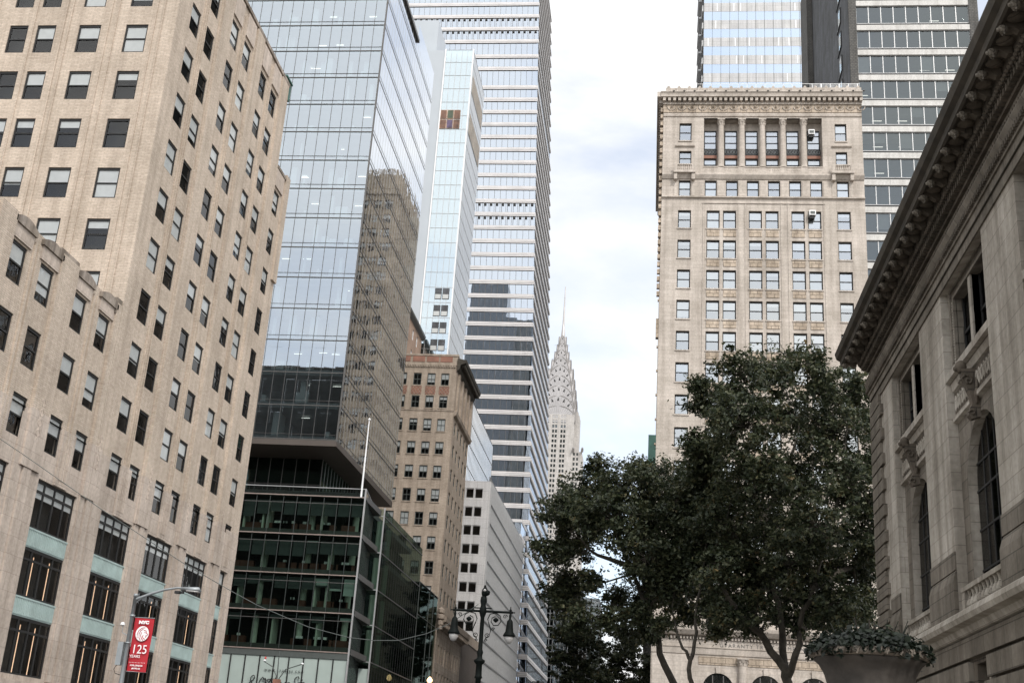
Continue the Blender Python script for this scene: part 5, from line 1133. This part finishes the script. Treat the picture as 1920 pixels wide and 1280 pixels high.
LC=[[[7.14, 66.0, 6.96], [6.99, 66.0, 7.89], [5.99, 66.0, 9.33], [5.02, 66.0, 10.39], [4.04, 66.0, 11.46], [3.33, 66.0, 13.13], [3.51, 67.0, 15.67]], [[6.99, 66.0, 7.89], [6.85, 67.0, 10.89], [6.53, 67.0, 12.87], [6.07, 68.0, 15.99], [5.12, 67.0, 18.77], [4.76, 66.0, 21.58]], [[7.09, 66.0, 7.49], [7.43, 65.0, 8.62], [7.67, 65.0, 10.12], [8.26, 64.0, 11.92], [9.27, 64.0, 14.73], [9.9, 64.0, 17.61], [10.6, 66.0, 21.46]], [[6.07, 68.0, 15.99], [7.69, 69.0, 19.05], [8.35, 69.0, 22.59]], [[8.26, 64.0, 11.92], [10.79, 67.0, 13.64], [11.89, 68.0, 15.93]]]
LD=[[[-11.88, 230.0, 17.96], [-12.47, 230.0, 22.69], [-13.38, 230.0, 27.48], [-14.25, 230.0, 31.36]]]
LE=[[[-1.64, 150.0, 12.52], [-1.95, 150.0, 14.48], [-2.21, 150.0, 16.65]]]
BB_=[[2.57, 69.0, 15.43, 1.37], [1.4, 69.0, 12.96, 1.04], [3.61, 69.0, 16.71, 1.22], [2.29, 69.0, 13.6, 0.92], [2.84, 69.0, 18.08, 1.1], [1.33, 69.0, 17.24, 1.1], [0.71, 69.0, 10.26, 0.49], [3.2, 69.0, 11.26, 0.61], [4.52, 69.0, 15.21, 1.04]]

def tree(name_label, blobs, limbs, trunk_r, density, seed, leaf=.105, cat='tree', group='plane trees on the library terrace', base_z=.9):
    rng = np.random.default_rng(seed); rnd = random.Random(seed)
    p0 = limbs[0][0]; root = thing('plane_tree', name_label, cat, group, loc=(p0[0], p0[1], 0))
    org = Vector((p0[0], p0[1], 0)); m = MB(); m.smooth = True
    nodes = []
    def wob(pts, amp):
        Q = []
        for i in range(len(pts)-1):
            a, b = Vector(pts[i]), Vector(pts[i+1])
            for k in range(3):
                q = a.lerp(b, k/3)
                if k: q += Vector([rnd.gauss(0, amp) for _ in range(3)])
                Q.append(q)
        Q.append(Vector(pts[-1])); return Q
    first = limbs[0]; d = Vector(first[0])-Vector(first[1]); ext = Vector(first[0]); 
    for li, L in enumerate(limbs):
        pts = L
        if li == 0:
            g = [first[0][0]+d.x*.8, first[0][1], 0.0]; pts = [g, [g[0]*.6+first[0][0]*.4, first[0][1], first[0][2]*.5]]+L
        Q = wob(pts, .06); n = len(Q); r0 = trunk_r if li == 0 else trunk_r*.62
        rs = [max(.035, r0*(1-.85*i/(n-1))) for i in range(n)]
        if li == 0: rs[0] *= 1.5
        m.tube([q-org for q in Q], rs, 8, 'bark')
        nodes += [(q, r) for q, r in zip(Q[n//3:], rs[n//3:])]
    P = []; NN = []
    for (bx_, by_, bz_, br) in blobs:
        c = Vector((bx_, by_, bz_)); q, r = min(nodes, key=lambda t: (t[0]-c).length+(0 if t[0].z < c.z+1 else 2))
        mid = q.lerp(c, .5)+Vector((rnd.gauss(0, .2), rnd.gauss(0, .2), rnd.gauss(0, .2)-.1)); r1 = min(r*.7, .09)
        m.tube([v-org for v in (q, mid, c)], [r1, r1*.7, r1*.45], 6, 'bark', cap=False)
        ncl = int((13+br*br*22)*density)
        for k in range(ncl):
            v = rng.normal(size=3); v /= np.linalg.norm(v); v[2] = v[2]*.9+.08; R = br*(.3+.98*rng.random()**.75)
            cc = np.array(c)+v*R; 
            if rnd.random() < .5: 
                e = Vector(cc); m.tube([t-org for t in (c, c.lerp(e, .55)+Vector((0, 0, rnd.uniform(-.15, .1))), e)], [.035, .022, .01], 4, 'bark', cap=False)
            nl = int(rng.integers(30, 66)); cr = .26+.30*rng.random()
            o = rng.normal(size=(nl, 3))*cr*np.array([.62, .62, .40]); P.append(cc+o)
            nn = rng.normal(size=(nl, 3))*.65+v*.45+np.array([0, 0, .7]); NN.append(nn/np.linalg.norm(nn, axis=1)[:, None])
    m.build('trunk', root)
    P = np.concatenate(P)-np.array(org); NN = np.concatenate(NN)
    leaves('crown', P, NN, leaf, 'leaf', root, .7, seed, lobes=True)
    return root
tree('leafy plane tree with leaning trunk, leftmost of the big terrace trees', BA, LA, .27, .88, 21)
tree('slim forked plane tree trunk between the leaning tree and the tallest tree', BB_, LB, .17, .8, 22)
tree('tallest, widest plane tree, its crown between limestone tower and library corner', BC, LC, .33, .85, 23)
tree('small dark street tree in front of the gridded glass building', BD, LD, .25, .35, 24, .2, group='street trees further down the avenue')
tree('small leafy street tree low at the left edge of the limestone tower', BE_, LE, .2, .5, 25, .15, group='street trees further down the avenue')
# ================================================================== street lamps and wires
TL = thing('twin_arm_street_lamp', 'dark ornate street lamp with two hanging bell lanterns on scrolled arms', 'street lamp', loc=(-6.2, 45, 0))
m = MB(); m.smooth = True
m.lathe([(.32, 0), (.32, .3), (.22, .5), (.17, 1.1), (.13, 1.3), (.11, 3.5), (.1, 5.0), (.15, 5.05), (.12, 5.12), (.11, 5.5), (.2, 5.6), (.21, 5.66), (.11, 5.72), (.09, 5.82), (.12, 5.95), (.08, 6.05), (.075, 7.2), (.11, 7.3), (.14, 7.42), (.12, 7.55), (.09, 7.65), (.13, 7.8), (.11, 7.95), (.03, 8.0)], (0, 0, 0), 16, 'iron'); m.build('post', TL)
m = MB(); m.tube([(-1.12, 0, 7.43), (1.12, 0, 7.43)], .045, 8, 'iron')
for s in (-1, 1): 
    m.lathe([(.02, -.04), (.06, 0), (.02, .05), (.015, .14)], (s*1.03, 0, 7.5), 8, 'iron'); m.box(min(s*1.03, s*1.2), max(s*1.03, s*1.2), -.02, .02, 7.41, 7.45, 'iron'); m.lathe([(.07, -.03), (.07, .03)], (s*.3, 0, 7.43), 8, 'iron')
m.box(-.32, .32, -.03, .03, 7.52, 7.56, 'iron'); m.build('cross_arm', TL)
for s in (-1, 1):
    m = MB()
    sc = [(s*(.12+.03), 0, 6.45), (s*.28, 0, 6.52), (s*.34, 0, 6.75), (s*.25, 0, 7.0), (s*.2, 0, 7.15), (s*.28, 0, 7.34), (s*.5, 0, 7.39), (s*.66, 0, 7.28), (s*.7, 0, 7.1), (s*.6, 0, 6.95), (s*.43, 0, 6.93), (s*.33, 0, 7.06), (s*.36, 0, 7.2), (s*.48, 0, 7.26)]
    m.tube(sc, .02, 5, 'iron'); m.lathe([(.02, -.09), (.1, -.02), (.1, .03), (.02, .09)], (s*.5, 0, 7.13), 10, 'iron')
    for (ox, oz, rr_) in ((s*.2, 6.55, .1), (s*.84, 7.27, .09), (s*.42, 6.8, .07), (s*.17, 6.38, .06)):
        m.tube([(ox+s*rr_*math.exp(-.14*t)*math.cos(t), 0, oz+rr_*math.exp(-.14*t)*math.sin(t)) for t in [i*.6 for i in range(15)]], .013, 4, 'iron')
    m.build('scroll_bracket', TL)
    m = MB(); m.smooth = True; X = s*1.03
    m.lathe([(.03, 0), (.05, -.1), (.04, -.2), (.09, -.27), (.11, -.3), (.13, -.5), (.15, -.66), (.22, -.78), (.23, -.83), (.18, -.85)], (X, 0, 7.4), 16, 'iron'); la = m.build('lantern', TL)
    m = MB(); m.smooth = True; m.lathe([(.175, 0), (.165, -.1), (.12, -.2), (.05, -.26), (.01, -.27)], (X, 0, 6.56), 16, 'globe'); m.build('glass_globe', la)
m = MB(); m.smooth = True; m.lathe([(.05, 0), (.1, .05), (.12, .15), (.1, .28), (.05, .35), (.04, .42), (.02, .44)], (.02, 0, 7.95), 10, 'iron'); m.lathe([(.03, -.1), (.09, -.05), (.1, .05), (.03, .1)], (.13, -.05, 8.1), 8, 'iron'); m.lathe([(.02, -.05), (.07, 0), (.02, .05)], (.03, -.1, 8.18), 8, 'globe'); m.build('sensor_head', TL)
# cobra-head lamp with banner
SLm = thing('steel_street_lamp', 'galvanised steel street lamp with one curved arm in front of the tan brick high-rise', 'street lamp', loc=(-19.66, 45, 0))
m = MB(); m.smooth = True; m.tube([(.0, 0, 0), (.0, 0, 4), (0, 0, 7.4)], [.12, .09, .07], 10, 'galv'); m.lathe([(.085, 0), (.085, .12)], (0, 0, 7.3), 10, 'galv'); m.lathe([(.1, 0), (.1, .08)], (0, 0, 6.55), 10, 'galv'); m.lathe([(.11, 0), (.11, .06)], (0, 0, 5.55), 10, 'galv'); m.build('pole', SLm)
m = MB(); m.tube([(0, 0, 7.2), (.6, 0, 7.45), (1.1, 0, 7.62), (1.6, 0, 7.72), (2.0, 0, 7.72)], [.055, .05, .045, .04, .035], 8, 'galv'); m.tube([(0, 0, 7.05), (.3, 0, 7.3)], .02, 5, 'galv'); m.build('arm', SLm)
m = MB(); m.smooth = True; m.hexa([(1.75, -.09, 7.66), (2.55, -.12, 7.64), (2.55, .12, 7.64), (1.75, .09, 7.66), (1.8, -.06, 7.76), (2.45, -.08, 7.78), (2.45, .08, 7.78), (1.8, .06, 7.76)], 'galv'); m.hexa([(2.0, -.1, 7.6), (2.5, -.1, 7.58), (2.5, .1, 7.58), (2.0, .1, 7.6), (2.0, -.1, 7.65), (2.5, -.1, 7.63), (2.5, .1, 7.63), (2.0, .1, 7.65)], 'globe'); m.tube([(2.05, 0, 7.78), (2.05, 0, 7.88)], .035, 6, 'grey_frame'); m.build('lamp_head', SLm)
m = MB(); m.box(1.55, 1.75, -.09, .09, 7.5, 7.6, 'black_frame'); m.box(1.78, 1.88, -.07, .07, 7.52, 7.6, 'black_frame'); m.build('sensor_box', SLm)
m = MB(); m.box(-.33, -.12, -.12, .12, 4.75, 5.6, 'galv'); m.tube([(-.3, 0, 4.75), (-.38, 0, 4.6), (-.3, 0, 4.45), (-.1, 0, 4.4)], .015, 5, 'black_frame'); m.build('cabinet', SLm)
m = MB(); m.tube([(-.05, 0, 5.85), (-.3, 0, 5.95), (-.3, 0, 6.2)], .018, 5, 'galv'); m.lathe([(.03, 0), (.09, .03), (.07, .12), (.02, .14)], (-.33, 0, 6.2), 10, 'white_paint'); m.build('camera', SLm)
BN = thing('red_banner', 'red banner reading 125 YEARS with a white lion head on the steel street lamp', 'banner', loc=(-19.2, 45, 5.5))
FBn = Fr((-19.2, 44.9), (1, 0))
class FBL:
    t = (1, 0); n = (0, -1)
    @staticmethod
    def p(u, d, z): return (u, -d, z)
m = MB()
nx, nz = 6, 14
def bw(u, z): return .03*math.sin(z*2.2)*(u+.4)
for i in range(nx):
    for j in range(nz):
        u0, u1 = -.37+.76*i/nx, -.37+.76*(i+1)/nx; z0, z1 = -.95+2.0*j/nz, -.95+2.0*(j+1)/nz
        m.quad((u0, .1+bw(u0, z0), z0), (u1, .1+bw(u1, z0), z0), (u1, .1+bw(u1, z1), z1), (u0, .1+bw(u0, z1), z1), 'red_cloth')
m.build('cloth', BN)
m = MB(); m.tube([(-.46, .1, 1.05), (.4, .1, 1.05)], .016, 6, 'galv'); m.tube([(-.46, .1, -.95), (.4, .1, -.95)], .016, 6, 'galv'); m.build('rods', BN)
def btext(s, size, x, z, **k): return text(s, size, (x, .03, z), FBL, 'white_print', BN, ext=.004, **k)
btext('NYC', .15, .03, .82, bold=.012, sx=1.25); btext('125', .46, 0.02, -.28, sx=.9); btext('YEARS', .15, -.12, -.44); btext('NYPL.ORG/125', .075, .0, -.75, bold=.003); btext('#NYPL125', .075, .0, -.86, bold=.003)
m = MB()
for k in range(11): m.box(-.3+.06*k, -.28+.06*k, .025, .03, -.63, -.61, 'white_print')
m.build('dotted_line', BN)
m = MB(); m.plate(FBL, [(.03+.26*math.cos(a), .45+.28*math.sin(a)) for a in [2*math.pi*i/40 for i in range(40)]], -.035, -.03, 'white_print')
for S in ([(.12, .68), (.0, .66), (-.12, .56), (-.16, .42), (-.14, .28)], [(.05, .62), (-.04, .56), (-.09, .44), (-.07, .3), (.0, .2)], [(.0, .5), (-.02, .38), (.03, .28), (.1, .2)], [(.08, .4), (.06, .34), (.1, .28), (.17, .25)], [(.08, .58), (.17, .56), (.2, .47), (.26, .44), (.24, .39), (.17, .38), (.2, .35), (.17, .31)]):
    m.tube([(x, .025, z) for x, z in S], .013, 5, 'red_cloth')
m.tube([(.12, .026, .5), (.16, .026, .49)], .014, 5, 'red_cloth'); m.build('lion_emblem', BN)
# twin camera pole far away
CP = thing('camera_pole', 'thin pole with two curved arms carrying small cameras in front of the frosted shop glass', 'pole', loc=(-31.6, 104, 0))
m = MB(); m.tube([(0, 0, 0), (-.05, 0, 8), (-.15, 0, 10.7)], [.09, .07, .03], 8, 'grey_frame'); m.build('pole', CP)
m = MB(); m.tube([(-.12, 0, 6.5), (-.15, 0, 8.6), (-.55, 0, 9.35), (-1.35, 0, 9.75)], .045, 6, 'grey_frame'); m.tube([(.02, 0, 6.5), (.1, 0, 8.4), (.6, 0, 9.2), (1.95, 0, 9.7)], .045, 6, 'grey_frame'); m.build('arms', CP)
for x, z, mm in ((-1.35, 9.82, 1), (2.0, 9.72, 0)):
    m = MB(); m.lathe([(.05, -.06), (.13, 0), (.1, .08), (.02, .12)], (x, 0, z), 8, 'white_paint')
    if mm: m.lathe([(.03, .12), (.1, .18), (.08, .3), (.02, .36)], (x+.05, 0, z), 8, 'red_paint')
    m.build('camera', CP)
m = MB(); m.box(-.35, .25, -.2, .2, 6.8, 8.35, 'rust_panel'); m.build('signal_box', CP)
GL = thing('lit_globe_lamp', 'small warm lit globe lamp low beside the ornate beige building', 'street lamp', loc=(-26.6, 150, 0))
m = MB(); m.tube([(0, 0, 0), (0, 0, 11.7)], .09, 8, 'iron'); m.build('post', GL); m = MB(); m.smooth = True; m.lathe([(.05, -.35), (.3, -.15), (.36, .05), (.2, .3), (.03, .45)], (0, 0, 12.2), 12, 'lit_globe'); m.build('lantern', GL)
TS = thing('hanging_traffic_signal', 'small dark pair of lights on a mast arm in front of the gridded glass building', 'traffic light', loc=(-9.5, 100, 0))
m = MB(); m.tube([(0.6, 0, 0), (0.6, 0, 9.2)], .1, 8, 'iron'); m.tube([(-1.9, 0, 7.9), (1.2, 0, 7.9)], .05, 6, 'iron'); m.build('mast', TS)
for x in (-.3, .3):
    m = MB(); m.box(x+.6-.2, x+.6+.2, -.15, .15, 8.35, 9.1, 'black_frame'); m.box(x+.6-.13, x+.6+.13, -.17, -.151, 8.45, 9.0, 'grey_frame'); m.build('light_box', TS)
def wire(name, label, pts, r, mat='black_frame'):
    o0 = pts[0]; m = MB(); m.tube([(p[0]-o0[0], p[1]-o0[1], p[2]-o0[2]) for p in pts], r, 5, mat); o = m.build(name); o.location = o0; tag(o, label, 'cable'); return o
wire('overhead_cable', 'thin cable sagging across the tan brick high-rise to the twin-arm street lamp', [(-28.09, 45.0, 14.13), (-26.52, 45.0, 13.34), (-25.29, 45.0, 12.67), (-21.67, 45.0, 10.63), (-17.9, 45.0, 8.63), (-15.84, 45.0, 7.67), (-14.81, 45.0, 7.22), (-12.77, 45.0, 6.53), (-11.18, 45.0, 6.22), (-10.22, 45.0, 6.16), (-9.27, 45.0, 6.21), (-8.24, 45.0, 6.51), (-7.47, 45.0, 6.88), (-6.65, 45.0, 7.47), (-6.39, 45.0, 7.67)], .014, 'grey_frame')

# ================================================================== sky, sun, camera
w = bpy.data.worlds.new('World'); SC.world = w; w.use_nodes = True; nt = w.node_tree; N = nt.nodes; L = nt.links; N.clear()
SUN_EL, SUN_AZ = math.radians(42), math.radians(150)   # azimuth measured from +Y (down the street) clockwise seen from above: behind the camera, over the right shoulder
sky = N.new('ShaderNodeTexSky'); sky.sky_type = 'NISHITA'; sky.sun_disc = False; sky.sun_elevation = SUN_EL; sky.sun_rotation = SUN_AZ
sm = N.new('ShaderNodeVectorMath'); sm.operation = 'SCALE'; L.new(sky.outputs[0], sm.inputs[0]); sm.inputs['Scale'].default_value = 1.0
bg1 = N.new('ShaderNodeBackground'); L.new(sm.outputs[0], bg1.inputs[0]); bg1.inputs[1].default_value = .15
tc = N.new('ShaderNodeTexCoord'); mp = N.new('ShaderNodeMapping'); mp.inputs['Scale'].default_value = (1.0, 1.0, 2.2); mp.inputs['Location'].default_value = (2.3, .4, .2); L.new(tc.outputs['Generated'], mp.inputs[0])
n1 = N.new('ShaderNodeTexNoise'); n1.inputs['Scale'].default_value = 2.6; n1.inputs['Detail'].default_value = 9; n1.inputs['Roughness'].default_value = .52; n1.inputs['Distortion'].default_value = .25; L.new(mp.outputs[0], n1.inputs['Vector'])
cr = N.new('ShaderNodeValToRGB'); cr.color_ramp.elements[0].position = .36; cr.color_ramp.elements[0].color = (.5, .5, .5, 1); cr.color_ramp.elements[1].position = .52; cr.color_ramp.elements[1].color = (1, 1, 1, 1); L.new(n1.outputs[0], cr.inputs[0])
n2 = N.new('ShaderNodeTexNoise'); n2.inputs['Scale'].default_value = 5; n2.inputs['Detail'].default_value = 7; L.new(mp.outputs[0], n2.inputs['Vector'])
c2 = N.new('ShaderNodeValToRGB'); c2.color_ramp.elements[0].position = .3; c2.color_ramp.elements[0].color = (.95, .96, .965, 1); c2.color_ramp.elements[1].position = .62; c2.color_ramp.elements[1].color = (1, 1, 1, 1); L.new(n2.outputs[0], c2.inputs[0])
bg2 = N.new('ShaderNodeBackground'); L.new(c2.outputs[0], bg2.inputs[0])
dt = N.new('ShaderNodeVectorMath'); dt.operation = 'DOT_PRODUCT'; L.new(tc.outputs['Generated'], dt.inputs[0]); dt.inputs[1].default_value = (math.sin(SUN_AZ)*math.cos(SUN_EL), math.cos(SUN_AZ)*math.cos(SUN_EL), math.sin(SUN_EL))
gm = N.new('ShaderNodeMapRange'); L.new(dt.outputs['Value'], gm.inputs[0]); gm.inputs['From Min'].default_value = -.3; gm.inputs['To Min'].default_value = .75; gm.inputs['To Max'].default_value = 1.25; L.new(gm.outputs[0], bg2.inputs[1])
mx = N.new('ShaderNodeMixShader'); L.new(cr.outputs[0], mx.inputs[0]); L.new(bg1.outputs[0], mx.inputs[1]); L.new(bg2.outputs[0], mx.inputs[2])
wo = N.new('ShaderNodeOutputWorld'); L.new(mx.outputs[0], wo.inputs[0])
sd = bpy.data.lights.new('sun', 'SUN'); sd.energy = 1.5; sd.angle = math.radians(10); sd.color = (1, .96, .9)
so = bpy.data.objects.new('sun', sd); C.objects.link(so)
dirv = Vector((math.sin(SUN_AZ)*math.cos(SUN_EL), math.cos(SUN_AZ)*math.cos(SUN_EL), math.sin(SUN_EL)))
so.rotation_euler = dirv.to_track_quat('Z', 'Y').to_euler(); so.location = (0, -50, 200)
cd = bpy.data.cameras.new('camera'); co = bpy.data.objects.new('camera', cd); C.objects.link(co); SC.camera = co
R_ = Vector((0.99248392, 0.10474079, 0.0632853)); D_ = Vector((0.02347494, 0.34458665, -0.93846096)); F_ = Vector((-0.12010241, 0.93289303, 0.33953793))
co.matrix_world = Matrix(((R_.x, -D_.x, -F_.x, 0), (R_.y, -D_.y, -F_.y, 0), (R_.z, -D_.z, -F_.z, 1.7), (0, 0, 0, 1)))
cd.sensor_width = 36; cd.lens = 42.367; cd.clip_end = 6000; cd.clip_start = .1
SC.view_settings.view_transform = 'Standard'; SC.view_settings.look = 'None'; SC.view_settings.exposure = .62; SC.view_settings.gamma = 1
SC.render.engine = 'CYCLES'; SC.cycles.max_bounces = 8; SC.cycles.transparent_max_bounces = 12; SC.cycles.glossy_bounces = 4; SC.cycles.diffuse_bounces = 3
SC.cycles.use_denoising = True; SC.cycles.sample_clamp_indirect = 6; SC.cycles.caustics_reflective = False; SC.cycles.caustics_refractive = False
for o in list(C.objects):
    if o.get('category') in ('building', 'skyscraper', 'terrace'):
        for ch in o.children: ch.matrix_parent_inverse = Matrix.Translation(-o.location)
